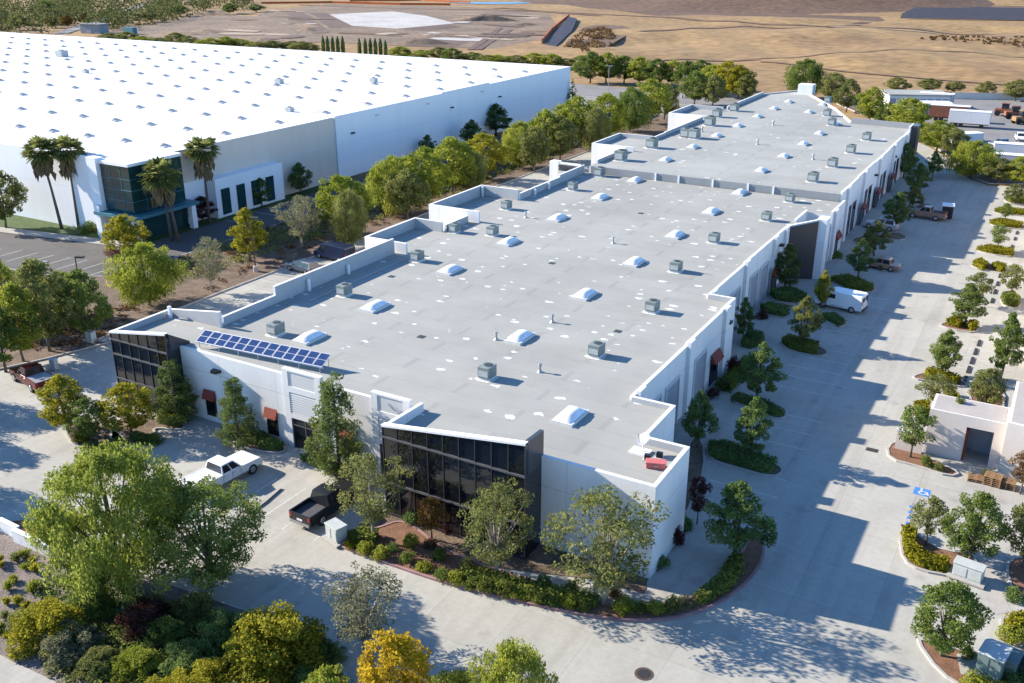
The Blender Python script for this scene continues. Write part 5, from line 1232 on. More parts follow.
# ---- shrubs: kind, base px, px width, height m, leaf colour, label, group
SH = [
 ('bigbush', 52, 640, 88, 2.6, 'ylime', 'large yellow-green bush at the foot of the very large foreground tree', None),
 ('bigbush', 72, 652, 70, 1.9, 'grey', 'grey sage bush in front of the large yellow-green bush', None),
 ('bigbush', 146, 628, 64, 1.8, 'maroon', 'purple-brown bush under the large foreground tree', None),
 ('bigbush', 190, 668, 70, 1.8, 'dark', 'dark bush between the purple bush and the yellow-green one', None),
 ('bigbush', 280, 672, 122, 4.6, 'ylime', 'biggest bright yellow-green bush in the foreground', None),
 ('bigbush', 202, 698, 80, 2.4, 'ylime', 'yellow bush at the bottom edge left of the biggest bush', None),
 ('bigbush', 138, 672, 60, 1.4, 'lime', 'low lime bush at the bottom of the planted slope', None),
 ('bigbush', 196, 616, 46, 1.8, 'olive', 'olive bush tucked behind the biggest yellow-green bush', None),
 ('bigbush', 310, 690, 56, 1.6, 'dark', 'dark bush at the bottom edge right of the biggest bush', None),
 ('bigbush', 452, 700, 70, 1.6, 'lime', 'low bright bush at the bottom edge between two treetops', None),
 ('bigbush', 100, 668, 56, 1.3, 'olive', 'olive bush behind the low lime bush on the slope', None),
 ('bigbush', 226, 640, 60, 2.2, 'dark', 'dark bush left of the biggest yellow-green bush', None),
 ('bigbush', 168, 640, 50, 1.5, 'green', 'green bush right of the purple-brown one', None),
 ('bigbush', 252, 700, 70, 1.8, 'olive', 'olive bush at the bottom edge in front of the biggest bush', None),
 ('bigbush', 160, 700, 60, 1.4, 'ylime', 'small yellow bush at the bottom edge, second from the left', None),
 ('bigbush', 30, 628, 50, 1.5, 'olive', 'olive bush at the left side of the large yellow-green bush', None),
 ('bigbush', 92, 612, 56, 2.0, 'green', 'green bush behind the large yellow-green bush', None),
 ('bigbush', 326, 660, 46, 1.3, 'dark', 'dark bush between the biggest bush and the front drive', None),
 ('bush', 113, 256, 20, 1.5, 'pink', 'pink flowering shrub beside the round tree on the warehouse lot', None),
 ('bigbush', 128, 282, 40, 1.8, 'lime', 'lime shrub left of the weeping tree', None),
 ('bush', 92, 232, 26, 2.4, 'green', 'spiky green shrub at the warehouse entry canopy', None),
 ('bush', 6, 280, 20, 1.4, 'pink', 'pinkish shrub at the left edge by the asphalt', None),
 ('bush', 412, 522, 26, 1.2, 'dark', 'dark shrub at the left foot of the dark glass wall', None),
 ('bush', 396, 508, 22, 2.2, 'maroon', 'dark maroon shrub at the left end of the dark glass wall', None),
 ('bush', 448, 530, 24, 1.4, 'maroon', 'maroon shrub below the middle of the dark glass wall', None),
 ('bush', 676, 545, 22, 2.0, 'maroon', 'maroon shrub at the right side of the white corner box', None),
 ('bush', 660, 566, 22, 1.0, 'dark', 'low dark shrub at the near right corner of the white box', None),
 ('bush', 684, 528, 24, 1.2, 'dark', 'dark shrub behind the maroon ones at the box side', None),
 ('bush', 724, 388, 22, 1.6, 'olive', 'olive shrub beside the first red awning', None),
 ('bush', 732, 372, 16, 2.4, 'maroon', 'maroon shrub at the pilaster past the first red awning', None),
 ('bush', 712, 397, 16, 1.2, 'maroon', 'low maroon shrub in front of the first red awning door', None),
 ('bush', 762, 318, 16, 1.4, 'maroon', 'maroon shrub before the second red awning door', None),
 ('bush', 783, 310, 18, 1.2, 'olive', 'olive shrub at the edge of the dark recess bed', None),
 ('bush', 986, 478, 14, 1.0, 'olive', 'small shrub between the porch and the pallets', None),
 ('bush', 926, 466, 14, 1.3, 'green', 'round green shrub at the left of the recessed doorway', None),
 ('bush', 938, 470, 16, .9, 'olive', 'low shrub next to the recessed doorway', None),
 ('bush', 952, 446, 10, .8, 'green', 'small vine-like shrub over the recessed doorway', None),
 ('bush', 925, 562, 18, 1.0, 'olive', 'round shrub inside the curved hedge of the near right island', None),
 ('bush', 944, 570, 16, .8, 'lime', 'light shrub left of the grey utility cabinet', None),
 ('bush', 967, 657, 20, 1.0, 'green', 'clipped shrub behind the concrete equipment pad', None),
 ('bush', 984, 690, 50, 1.3, 'lime', 'bright shrub at the bottom edge below the green cabinet', None),
 ('bush', 1012, 680, 40, 1.3, 'dark', 'dark shrub between the green cabinet and the navy car', None),
 ('bush', 1012, 640, 34, 1.2, 'lime', 'bright shrub right of the green cabinet', None),
 ('bush', 1014, 600, 24, 1.2, 'dark', 'dark shrub beside the paved walk at the right edge', None),
 ('bush', 176, 415, 26, 1.6, 'hedge', 'shrub at the foot of the pine by the left glass corner', None),
]
for k, bx, by, w_, h, leaf, la, grp in SH:
    x, y = gp(bx, by); d = proj(x, y, h)[2]
    plant(k, x, y, h, w_ * d / FPX, leaf, la, 'shrub', grp, z=(0.02 if bx != 952 else 3.8))
# rows of shrubs along the red kerb of the front island
fr = [(352, 548, 20, 'hedge_gold'), (366, 553, 18, 'lime'), (381, 558, 18, 'lime'), (393, 552, 15, 'dark'), (408, 562, 18, 'green'), (410, 547, 18, 'lime'), (425, 570, 20, 'lime'), (440, 560, 16, 'green'), (442, 578, 20, 'green'),
      (455, 582, 20, 'lime'), (468, 570, 16, 'olive'), (470, 586, 22, 'hedge'), (486, 590, 22, 'hedge'), (503, 594, 22, 'hedge'), (520, 598, 22, 'lime'), (536, 602, 22, 'hedge'), (552, 604, 22, 'green'), (568, 606, 20, 'lime'), (584, 608, 20, 'hedge'), (622, 611, 24, 'lime'), (640, 612, 20, 'hedge'), (655, 612, 20, 'lime'), (672, 610, 20, 'olive'), (686, 604, 20, 'grey'), (545, 588, 18, 'dark'), (572, 592, 18, 'olive'), (430, 548, 14, 'brown'), (616, 598, 16, 'brown')]
for q, (bx, by, w_, leaf) in enumerate(sorted(fr)):
    x, y = gp(bx, by); d = proj(x, y, .5)[2]
    plant('bush', x, y, .75 + .25 * (q % 3), w_ * d / FPX * 1.15, leaf, f'{dict(hedge_gold="golden", lime="bright green", dark="dark", green="green", olive="olive", hedge="deep green", grey="greyish", brown="brownish")[leaf]} low shrub, {(ORD + ["twenty-first", "twenty-second", "twenty-third", "twenty-fourth", "twenty-fifth", "twenty-sixth", "twenty-seventh", "twenty-eighth"])[q]} from the left behind the red kerb', 'shrub', 'shrubs behind the red kerb')
# front-left island shrubs and slope tufts
for q, (bx, by, w_, leaf, la) in enumerate([(80, 442, 22, 'hedge_gold', 'golden low shrub at the kerb bend of the left island'), (92, 450, 22, 'olive', 'olive low shrub at the near side of the left island'), (104, 452, 20, 'lime', 'bright low shrub beside the left island walk'),
        (118, 446, 20, 'dark', 'dark low shrub under the left island trees'), (150, 444, 30, 'hedge', 'broad low shrub at the right end of the left island'), (136, 440, 20, 'dark', 'dark low shrub behind the right end of the left island')]):
    x, y = gp(bx, by); plant('bush', x, y, .9, w_ * proj(x, y, .5)[2] / FPX, leaf, la, 'shrub', 'shrubs on the left island')
rg = random.Random(11)
for q in range(22):
    bx, by = rg.uniform(0, 42), rg.uniform(556, 645)
    x, y = gp(bx, by); plant('tuft', x, y, rg.uniform(.5, .8), rg.uniform(.7, 1.1), rg.choice(['lime', 'olive', 'ylime']), 'grass tuft dotted over the bare slope at the left picture edge', 'grass tuft', 'grass tufts on the left slope')

# ---- clipped hedges: a leafy shell over an inner body, one per hedge
def hedge(Ppx, h, leaf, label, smooth=1, grp=None, world=False):
    P = Ppx if world else px(Ppx)
    if smooth: P = chaikin(P, smooth)
    if area(P) < 0: P = P[::-1]
    rng = np.random.default_rng(abs(hash(label)) % 1000 if False else len(label) * 37)
    cx, cy = sum(p[0] for p in P) / len(P), sum(p[1] for p in P) / len(P)
    t = thing('hedge', (cx, cy, 0), label, 'hedge', grp)
    Q = inset(P, .12); body = MB().prism([(p[0] - cx, p[1] - cy) for p in Q], 0.02, h - .08)
    o = body.build('inner_growth', LEAF[leaf], None); o.parent = t
    at = o.data.attributes.new('tint', 'FLOAT', 'FACE'); at.data.foreach_set('value', np.full(len(o.data.polygons), .3, np.float32))
    A = abs(area(P)); pts = []; xs = [p[0] for p in P]; ys = [p[1] for p in P]
    n = int(min(4200, A * 110 + 60))
    def ins(x, y):
        c_ = False
        for i in range(len(P)):
            a, b = P[i], P[i - 1]
            if (a[1] > y) != (b[1] > y) and x < (b[0] - a[0]) * (y - a[1]) / (b[1] - a[1]) + a[0]: c_ = not c_
        return c_
    while len(pts) < n:
        x, y = rng.uniform(min(xs), max(xs)), rng.uniform(min(ys), max(ys))
        if ins(x, y): pts.append((x, y, h + rng.normal() * .06 + .05 * math.sin(x * 2.1) * math.sin(y * 1.7), 0, 0, 1))
    for i in range(len(P)):
        a, b = P[i], P[(i + 1) % len(P)]; l_ = math.hypot(b[0] - a[0], b[1] - a[1])
        for _ in range(int(l_ * h * 80)):
            u = rng.uniform(); z = rng.uniform(.05, h); nx, ny = (b[1] - a[1]) / (l_ + 1e-6), -(b[0] - a[0]) / (l_ + 1e-6); r_ = rng.normal() * .05
            pts.append((a[0] + (b[0] - a[0]) * u + nx * r_, a[1] + (b[1] - a[1]) * u + ny * r_, z, nx, ny, .3))
    pts = np.array(pts); C = pts[:, :3] - np.array([cx, cy, 0]); Nn = unit(pts[:, 3:] + rng.normal(size=(len(pts), 3)) * .45)
    s = rng.uniform(.06, .13, len(pts)); cl = np.sin(pts[:, 0] * 1.3 + 2) * np.sin(pts[:, 1] * 1.1) * .25
    me = leaves_to_mesh('leaf_shell', C, Nn, s, s * .7, np.clip(.45 + cl + rng.uniform(-.35, .35, len(pts)), 0, 1), None, rng); me.materials.append(LEAF[leaf])
    o = bpy.data.objects.new('leaf_shell', me); COL.objects.link(o); o.parent = t
GH = 'clipped hedges in the shaded lane'; GS = 'clipped hedges in the sunny lot'
for P_, h_, lf, la, g_ in [
 ([(458, 577), (480, 574), (560, 594), (598, 602), (596, 610), (545, 603), (470, 586)], .7, 'hedge', 'long low hedge behind the red kerb under the two airy trees', None),
 ([(694, 603), (716, 585), (728, 566), (740, 560), (742, 576), (728, 592), (704, 606)], .9, 'hedge', 'curved clipped hedge at the rounded end of the front island', None),
 ([(346, 540), (362, 534), (378, 536), (376, 546), (358, 548)], .8, 'hedge', 'short hedge beside the green utility box', None),
 ([(708, 447), (728, 447), (756, 458), (776, 466), (770, 476), (728, 464), (710, 458)], .8, 'dark', 'dark hedge on the nearest island of the shaded lane', GH),
 ([(731, 401), (738, 398), (768, 406), (784, 416), (776, 419), (752, 409)], .7, 'dark', 'dark hedge below the broad dark tree of the shaded lane', GH),
 ([(781, 344), (788, 340), (818, 347), (816, 356), (792, 351)], .8, 'hedge', 'hedge on the island below the white van', GH),
 ([(760, 309), (772, 307), (789, 315), (783, 318), (765, 314)], .8, 'dark', 'small dark hedge beside the second red awning', GH),
 ([(770, 296), (790, 292), (806, 300), (796, 304), (776, 301)], 1.0, 'dark', 'dark hedge at the foot of the glazed recess', GH),
 ([(830, 281), (848, 279), (873, 289), (868, 293), (846, 289)], .8, 'hedge', 'long hedge just above the white van', GH),
 ([(820, 256), (836, 255), (842, 259), (828, 261)], .8, 'dark', 'dark hedge at the foot of the white column pilaster', GH),
 ([(873, 264), (884, 262), (890, 269), (880, 271)], .7, 'dark', 'dark hedge tip next to the tan pickup', GH),
 ([(820, 318), (834, 317), (845, 325), (838, 327)], .7, 'dark', 'hedge tip in front of the white van', GH),
 ([(724, 383), (736, 372), (744, 362), (752, 366), (740, 382), (730, 394)], .9, 'hedge', 'hedge along the facade beside the first red awning', GH),
 ([(741, 347), (748, 336), (762, 338), (764, 345), (750, 349)], .9, 'dark', 'dark hedge at the facade step past the first awning', GH),
 ([(924, 375), (932, 373), (960, 382), (956, 386), (930, 381)], .8, 'hedge_gold', 'golden hedge under the neat round lot tree', GS),
 ([(943, 393), (951, 394), (959, 402), (947, 401)], .8, 'hedge_gold', 'golden hedge wedge behind the cream porch', GS),
 ([(913, 409), (928, 406), (928, 418), (914, 416)], .9, 'hedge_gold', 'golden hedge left of the cream porch', GS),
 ([(945, 325), (955, 322), (963, 326), (958, 329)], .9, 'hedge_gold', 'golden hedge left of the dark pointed tree', GS),
 ([(966, 327), (974, 326), (978, 329), (970, 332)], .9, 'hedge_gold', 'golden hedge right of the dark pointed tree', GS),
 ([(972, 266), (980, 263), (988, 268), (982, 271)], .9, 'hedge_gold', 'golden hedge at the left end of the fourth planted strip', GS),
 ([(991, 268), (997, 267), (1006, 270), (1001, 273)], .9, 'hedge_gold', 'golden hedge at the right end of the fourth planted strip', GS),
 ([(1001, 299), (1012, 297), (1019, 304), (1016, 308), (1004, 306)], 1.0, 'hedge', 'square dark hedge under the light tree at the right edge', GS),
 ([(976, 251), (990, 249), (1013, 253), (1012, 257), (990, 254)], .8, 'hedge_gold', 'golden hedge strip under the small round tree', GS),
 ([(989, 224), (1000, 222), (1022, 226), (1020, 229), (1000, 227)], .8, 'hedge_gold', 'golden hedge strip second from the far end', GS),
 ([(994, 212), (1004, 210), (1026, 213), (1024, 216), (1004, 214)], .7, 'hedge_gold', 'golden hedge strip next to the farthest strip', GS),
 ([(1006, 200), (1012, 198), (1030, 201), (1028, 205), (1010, 203)], .7, 'hedge', 'greener hedge strip nearest the far bend', GS),
 ([(901, 535), (911, 532), (915, 538), (913, 552), (924, 560), (948, 567), (942, 574), (918, 568), (905, 558)], .9, 'hedge_gold', 'curved golden hedge round the near right island', GS),
 ([(1004, 624), (1024, 620), (1030, 634), (1010, 640)], .9, 'hedge_gold', 'golden hedge at the right edge above the navy car', GS),
 ([(160, 418), (184, 416), (190, 421), (176, 428), (158, 424)], .9, 'hedge', 'clipped hedge below the left glass corner', None),
 ([(246, 440), (262, 436), (284, 447), (282, 452), (262, 450)], .6, 'dark', 'dark hedge right of the middle pine', None),
 ([(222, 432), (238, 428), (250, 438), (240, 442)], .6, 'dark', 'dark hedge left of the middle pine', None),
 ([(300, 460), (314, 458), (330, 468), (318, 469)], .6, 'dark', 'dark hedge at the left foot of the tallest pine', None)]:
    hedge(P_, h_ * .85, lf, la, 0, g_)

# ================================================================== ROOFTOP AIR CONDITIONERS
def hvac(x, y, z, label, group, s=1.0, rz=0.0):
    t = thing('air_conditioner', (x, y, z), label, 'air conditioner', group, rz)
    sub(MB().box(-.62 * s, .62 * s, -.72 * s, .72 * s, .16, 1.12 * s + .16), 'casing', M['hvac'], t, bevel=.03)
    sub(MB().prism([(-.98 * s, -.7 * s), (-.4 * s, -1.0 * s), (.6 * s, -.95 * s), (.95 * s, -.5 * s), (.9 * s, .6 * s), (.3 * s, .98 * s), (-.7 * s, .9 * s)], .004, .02), 'flashing', M['curb'], t); sub(MB().box(-.58 * s, .58 * s, -.62 * s, .62 * s, .02, .158), 'base', M['curb'], t)
    f = MB().tube([(.05, .12 * s, 1.28 * s - .118 * (s - 1) + .04 - .16 * (s - 1) * 0, ), (.05, .12 * s, 1.36 * s)], [.42 * s, .40 * s], 14)
    sub(f, 'fan', M['hvac_dark'], t)
    g = MB()
    for k in range(7): g.box(-.66 * s, -.622 * s, -.62 * s, .62 * s, .3 + k * .125 * s, .36 + k * .125 * s); 
    sub(g, 'coil_grille', M['hvac_dark'], t)
    g = MB().box(-.5 * s, .5 * s, -.752 * s, -.722 * s, .32, .95 * s); sub(g, 'access_panel', M['utility_grey'], t)
    return t
GN, GF = 'air conditioners on the near grey roof', 'air conditioners on the far grey roof'
for q, (x, y) in enumerate([(-55.6, 56.3), (-57.0, 67.2), (-57.3, 79.7), (-60.0, 91.1), (-55.5, 92.2), (-60.2, 103.5), (-57.6, 117.2)]):
    hvac(x, y, RZ, f'grey-green air conditioner, {ORD[q]} from the front along the left side of the near roof', GN, .82)
for q, (x, y) in enumerate([(-35.2, 57.5), (-29.8, 65.7), (-29.8, 77.6), (-32.2, 89.9), (-32.3, 102.1), (-29.9, 114.5), (-29.9, 125.3)]):
    hvac(x, y, RZ, f'grey-green air conditioner, {ORD[q]} from the front along the right side of the near roof', GN, .82)
for q, (x, y, s) in enumerate([(-29.3, 134.6, 1.0), (-29.2, 146, 1.0), (-29.1, 158.2, 1.0), (-29.2, 171, 1.0), (-37.7, 183.3, 1.0), (-41.0, 194, 1.0), (-45, 212, 1.0)]):
    hvac(x, y, FZ, f'air conditioner, {ORD[q]} from the roof step along the right side of the far roof', GF, s)
for q, (x, y, s) in enumerate([(-58.3, 134.9, 1.2), (-58.0, 146.6, 1.2), (-55.0, 158.2, 1.3), (-56.6, 158.4, 1.2), (-57.0, 172, 1.3), (-59.0, 182.0, 1.2), (-58.5, 191, 1.2)]):
    hvac(x, y, FZ, f'air conditioner, {ORD[q]} from the roof step along the left side of the far roof', GF, s)
hvac(-58.2, 128.0 - .9, RZ, 'air conditioner tucked against the left end of the grey roof step', GN)
# box on the far end of the roof
t = thing('roof_hatch', (-52.0, 222, FZ), 'white boxy penthouse at the far tip of the grey roofs', 'roof hatch')
sub(MB().box(-1.6, 1.6, -1.4, 1.4, 0, 2.3), 'casing', M['cap'], t, bevel=.05); sub(MB().box(1.602, 1.65, -.5, .5, .1, 2.0), 'door', M['door_grey'], t)
# solar array on the front edge of the roof
sa = thing('solar_array', (-59.3, 50.75, RZ), 'long row of tilted blue solar panels on the front edge of the grey roof', 'solar panels')
N_ = 13; L_ = 12.6
for k in range(N_):
    x0 = k * L_ / N_; x1 = x0 + L_ / N_ - .06; yb = k * .085
    vs = [(x0, yb, .55), (x1, yb + .08, .55), (x1, yb + 1.25, 1.2), (x0, yb + 1.17, 1.2)]
    fr = MB(); fr.add([(a, b, c_ - .05) for a, b, c_ in vs] + vs, [(0, 1, 5, 4), (1, 2, 6, 5), (2, 3, 7, 6), (3, 0, 4, 7), (4, 5, 6, 7), (3, 2, 1, 0)])
    f = sub(fr, 'solar_panel', M['alu'], sa)
    def mixp(u, v): return tuple(Vector(vs[0]).lerp(Vector(vs[1]), u).lerp(Vector(vs[3]).lerp(Vector(vs[2]), u), v) + Vector((0, -.004, .008)))
    c_ = MB(); c_.add([mixp(.05, .04), mixp(.95, .04), mixp(.95, .485), mixp(.05, .485)], [(0, 1, 2, 3)]); c_.add([mixp(.05, .515), mixp(.95, .515), mixp(.95, .96), mixp(.05, .96)], [(0, 1, 2, 3)])
    o = c_.build('cells', M['solar'], None); o.parent = f
r_ = MB(); r_.tube([(0, .1, .45), (L_, 1.15, .45)], [.04, .04], 5); sub(r_, 'front_rail', M['alu'], sa)
r_ = MB(); r_.tube([(0, 1.15, 1.1), (L_, 2.2, 1.1)], [.04, .04], 5); sub(r_, 'rear_rail', M['alu'], sa)
for k in range(7):
    x = .3 + k * 2.0; sub(MB().tube([(x, x * .083 + .1, 0), (x, x * .083 + .1, .45)], [.035, .035], 5), 'leg', M['alu'], sa); sub(MB().tube([(x, x * .083 + 1.15, 0), (x, x * .083 + 1.15, 1.1)], [.035, .035], 5), 'leg', M['alu'], sa)
# satellite dish and red box on the corner roof
t = thing('satellite_dish', (-20.2, 52.4, RZ), 'white satellite dish leaning on the corner roof near the step', 'satellite dish')
d = MB(); n, k = 6, 18; vs = [(0, 0, 0)]
for i in range(1, n + 1):
    for j in range(k):
        r = i / n * .5; a = 2 * math.pi * j / k; vs.append((r * math.cos(a), r * math.sin(a), .38 * r * r))
fs = [(0, 1 + j, 1 + (j + 1) % k) for j in range(k)] + [(1 + i * k + j, 1 + (i + 1) * k + j, 1 + (i + 1) * k + (j + 1) % k, 1 + i * k + (j + 1) % k) for i in range(n - 1) for j in range(k)]
R_ = Matrix.Translation((0, 0, .95)) @ Matrix.Rotation(math.radians(-35), 4, 'Z') @ Matrix.Rotation(math.radians(38), 4, 'X')
d.add([tuple(R_ @ Vector(v)) for v in vs], fs); sub(d, 'dish', M['galv'], t, smooth=True)
sub(MB().tube([(0, 0, 0), (0, 0, .95)], [.05, .05], 7), 'mast', M['cap'], t); sub(MB().tube([tuple(R_ @ Vector((0, -.3, .1))), tuple(R_ @ Vector((0, 0, .75)))], [.02, .03], 5), 'feed_arm', M['galv'], t)
sub(MB().box(-.8, .5, -.5, .45, 0, .12), 'ballast', M['cap'], t)
for q, (x, y, rz, la) in enumerate([(-19.6, 51.7, .3, 'small dark junction box beside the satellite dish'), (-19.0, 52.3, .1, 'second small dark box behind the satellite dish, nearer the parapet')]):
    t = thing('junction_box', (x, y, RZ), la, 'junction box', None, rz); sub(MB().box(-.2, .2, -.15, .15, .05, .4), 'casing', M['frame'], t, bevel=.02); sub(MB().box(-.26, .26, -.2, .2, 0, .05), 'base', M['curb'], t)
t = thing('storage_case', (-18.75, 51.05, RZ), 'red case lying on the corner roof beside the parapet', 'case', None, .35)
sub(MB().box(-.62, .62, -.3, .3, .02, .36), 'case_body', M['red_plastic'], t, bevel=.06); sub(MB().box(-.65, .65, -.33, .33, .36, .45), 'lid', M['red_plastic'], t, bevel=.03); sub(MB().box(-.15, .15, -.36, -.33, .2, .3), 'latch', M['galv'], t)

# ================================================================== VEHICLES  (local +Y is forward)
def wheel(t, x, y, r=.38, w_=.24):
    s_ = 1 if x > 0 else -1
    o = sub(MB().tube([(x - w_ / 2, y, r), (x + w_ / 2, y, r)], [r, r], 20), 'wheel', M['tyre'], t)
    sub(MB().tube([(x + s_ * (w_ / 2 + .002), y, r), (x + s_ * (w_ / 2 + .03), y, r)], [r * .62, r * .55], 14), 'rim', M['rim'], o)
def side_body(prof, w_, bev=.07):
    """profile (y,z) extruded across the width"""
    n = len(prof); mb = MB(); vs = [(-w_ / 2, a, b) for a, b in prof] + [(w_ / 2, a, b) for a, b in prof]
    mb.add(vs, [tuple(range(n)), tuple(range(2 * n - 1, n - 1, -1))] + [(i, n + i, n + (i + 1) % n, (i + 1) % n) for i in range(n)]); return mb
def cab_shape(lower, upper, wl, wu):
    """greenhouse: lower (y,z) pair list and upper list, narrower on top"""
    vs = [(-wl / 2, lower[0][0], lower[0][1]), (wl / 2, lower[0][0], lower[0][1]), (wl / 2, lower[1][0], lower[1][1]), (-wl / 2, lower[1][0], lower[1][1]),
          (-wu / 2, upper[0][0], upper[0][1]), (wu / 2, upper[0][0], upper[0][1]), (wu / 2, upper[1][0], upper[1][1]), (-wu / 2, upper[1][0], upper[1][1])]
    return vs, [(0, 1, 5, 4), (1, 2, 6, 5), (2, 3, 7, 6), (3, 0, 4, 7), (4, 5, 6, 7), (3, 2, 1, 0)]
def pane(t, a, b, c_, d, f=(.06, .94, .12, .9), off=.012, name='window'):
    a, b, c_, d = map(Vector, (a, b, c_, d)); n = (b - a).cross(d - a).normalized()
    def P(u, v): return tuple(a.lerp(b, u).lerp(d.lerp(c_, u), v) + n * off)
    m = MB(); m.add([P(f[0], f[2]), P(f[1], f[2]), P(f[1], f[3]), P(f[0], f[3])], [(0, 1, 2, 3)]); return sub(m, name, M['car_glass'], t)
def lights(t, w_, yf, yr, zf, zr):
    for s_ in (-1, 1):
        sub(MB().box(s_ * w_ * .36 - .17, s_ * w_ * .36 + .17, yf - .03, yf + .012, zf - .09, zf + .09), 'headlight', M['lamp_clear'], t)
        sub(MB().box(s_ * w_ * .43 - .09, s_ * w_ * .43 + .09, yr - .012, yr + .03, zr - .16, zr + .16), 'tail_light', M['lamp_red'], t)
def glasshouse(t, lo, up, wl, wu, paint, mid=None):
    vs, fs = cab_shape(lo, up, wl, wu); sub(MB().add(vs, fs), 'cab', paint, t, bevel=.05)
    V = [Vector(v) for v in vs]
    pane(t, V[0], V[1], V[5], V[4], name='rear_window'); pane(t, V[2], V[3], V[7], V[6], name='windscreen')
    for (a, b, c_, d) in ((V[1], V[2], V[6], V[5]), (V[3], V[0], V[4], V[7])):
        for f in ((.06, .46, .14, .88), (.52, .92, .14, .88)): pane(t, a, b, c_, d, f, name='side_window')
def mirrors(t, w_, y, z, m):
    for s_ in (-1, 1): sub(MB().box(s_ * (w_ / 2 + .12) - .1, s_ * (w_ / 2 + .12) + .1, y - .05, y + .07, z - .1, z + .1), 'mirror', m, t)
def pickup(x, y, rz, paint, label, L=5.8, W=2.0, name='pickup_truck', cover=False):
    t = thing(name, (x, y, 0.005), label, 'pickup truck', None, rz); h = L / 2
    # body with an open bed: lower hull, bed walls, cab, bonnet
    sub(side_body([(-h, .5), (-h + .05, .42), (h - .1, .38), (h, .55), (h - .02, .95), (h - .25, 1.06), (.95, 1.14), (.95, .86), (-h, .86)], W), 'body', paint, t, bevel=.05)
    sub(MB().box(-W / 2 + .002, -W / 2 + .1, -h + .01, -.76, .87, 1.2), 'bed_side', paint, t); sub(MB().box(W / 2 - .1, W / 2 - .002, -h + .01, -.76, .87, 1.2), 'bed_side', paint, t); sub(MB().box(-W / 2 + .1, W / 2 - .1, -h - .005, -h + .08, .62, 1.2), 'tailgate', paint, t, bevel=.02)
    sub(MB().box(-W / 2 + .1, W / 2 - .1, -h + .08, -.76, .865, .9 if not cover else 1.18), 'bed', M['bed_liner'] if not cover else (M['car_white'] if paint == M['car_white'] else M['car_silver']), t)
    sub(MB().box(-W / 2 + .003, W / 2 - .003, -.76, .98, .865, 1.15), 'door', paint, t, bevel=.03)
    glasshouse(t, ((-.74, 1.14), (1.12, 1.12)), ((-.6, 1.83), (.42, 1.83)), W - .1, W - .5, paint)
    sub(MB().box(-W / 2 + .1, W / 2 - .1, h - .02, h + .07, .42, .62), 'bumper', M['rim'], t); sub(MB().box(-W / 2 + .1, W / 2 - .1, -h - .1, -h - .01, .42, .6), 'bumper', M['rim'], t)
    sub(MB().box(-.55, .55, h - .01, h + .02, .66, .92), 'grille', M['frame'], t)
    for s_ in (-1, 1):
        xx = s_ * (W / 2 + .002)
        for ya in (-.72, .12, .95): sub(MB().box(xx - .004, xx + .004, ya - .012, ya + .012, .5, 1.12), 'door_seam', M['frame'], t)
        for ya in (-.58, .28): sub(MB().box(xx - .02, xx + .02, ya - .1, ya + .1, .98, 1.02), 'door_handle', M['rim'] if paint != M['car_black'] else M['frame'], t)
        sub(MB().box(xx - .008, xx + .008, -h + .2, h - .25, .44, .5), 'sill_trim', M['frame'], t)
    sub(MB().box(-.24, .24, -h - .03, -h - .006, .7, .84), 'number_plate', M['cap'], t)
    for yy in (-h + 1.2, h - 1.0):
        for s_ in (-1, 1): wheel(t, s_ * (W / 2 - .1), yy, .4, .26)
    lights(t, W, h, -h, .82, .98); mirrors(t, W, .85, 1.25, paint)
    return t
def car(x, y, rz, paint, label, kind='car', L=4.5, W=1.8, H=1.5, cat='car', name='parked_car'):
    t = thing(name, (x, y, 0.005), label, cat, None, rz); h = L / 2; zb = H * .58
    sub(side_body([(-h, .45), (-h + .1, .3), (h - .12, .3), (h, .5), (h - .05, zb - .2), (h - .3, zb - .1), (L * .2, zb), (-h + .1, zb), (-h, zb - .1)], W), 'body', paint, t, bevel=.07)
    yb = -h + .12 if kind in ('suv', 'wagon') else -h + .9
    glasshouse(t, ((yb, zb - .02), (L * .22, zb - .02)), ((yb + .22, H), (L * .06, H)), W - .06, W - .42, paint)
    for yy in (-h + .85, h - .85):
        for s_ in (-1, 1): wheel(t, s_ * (W / 2 - .08), yy, .34 if kind != 'suv' else .38, .22)
    lights(t, W, h, -h, zb - .22, zb - .12); mirrors(t, W, L * .16, zb + .08, paint)
    if kind == 'suv':
        for s_ in (-1, 1): sub(MB().tube([(s_ * (W / 2 - .3), -h + .5, H + .06), (s_ * (W / 2 - .3), .3, H + .06)], [.025, .025], 6), 'roof_rail', M['alu'], t)
    return t
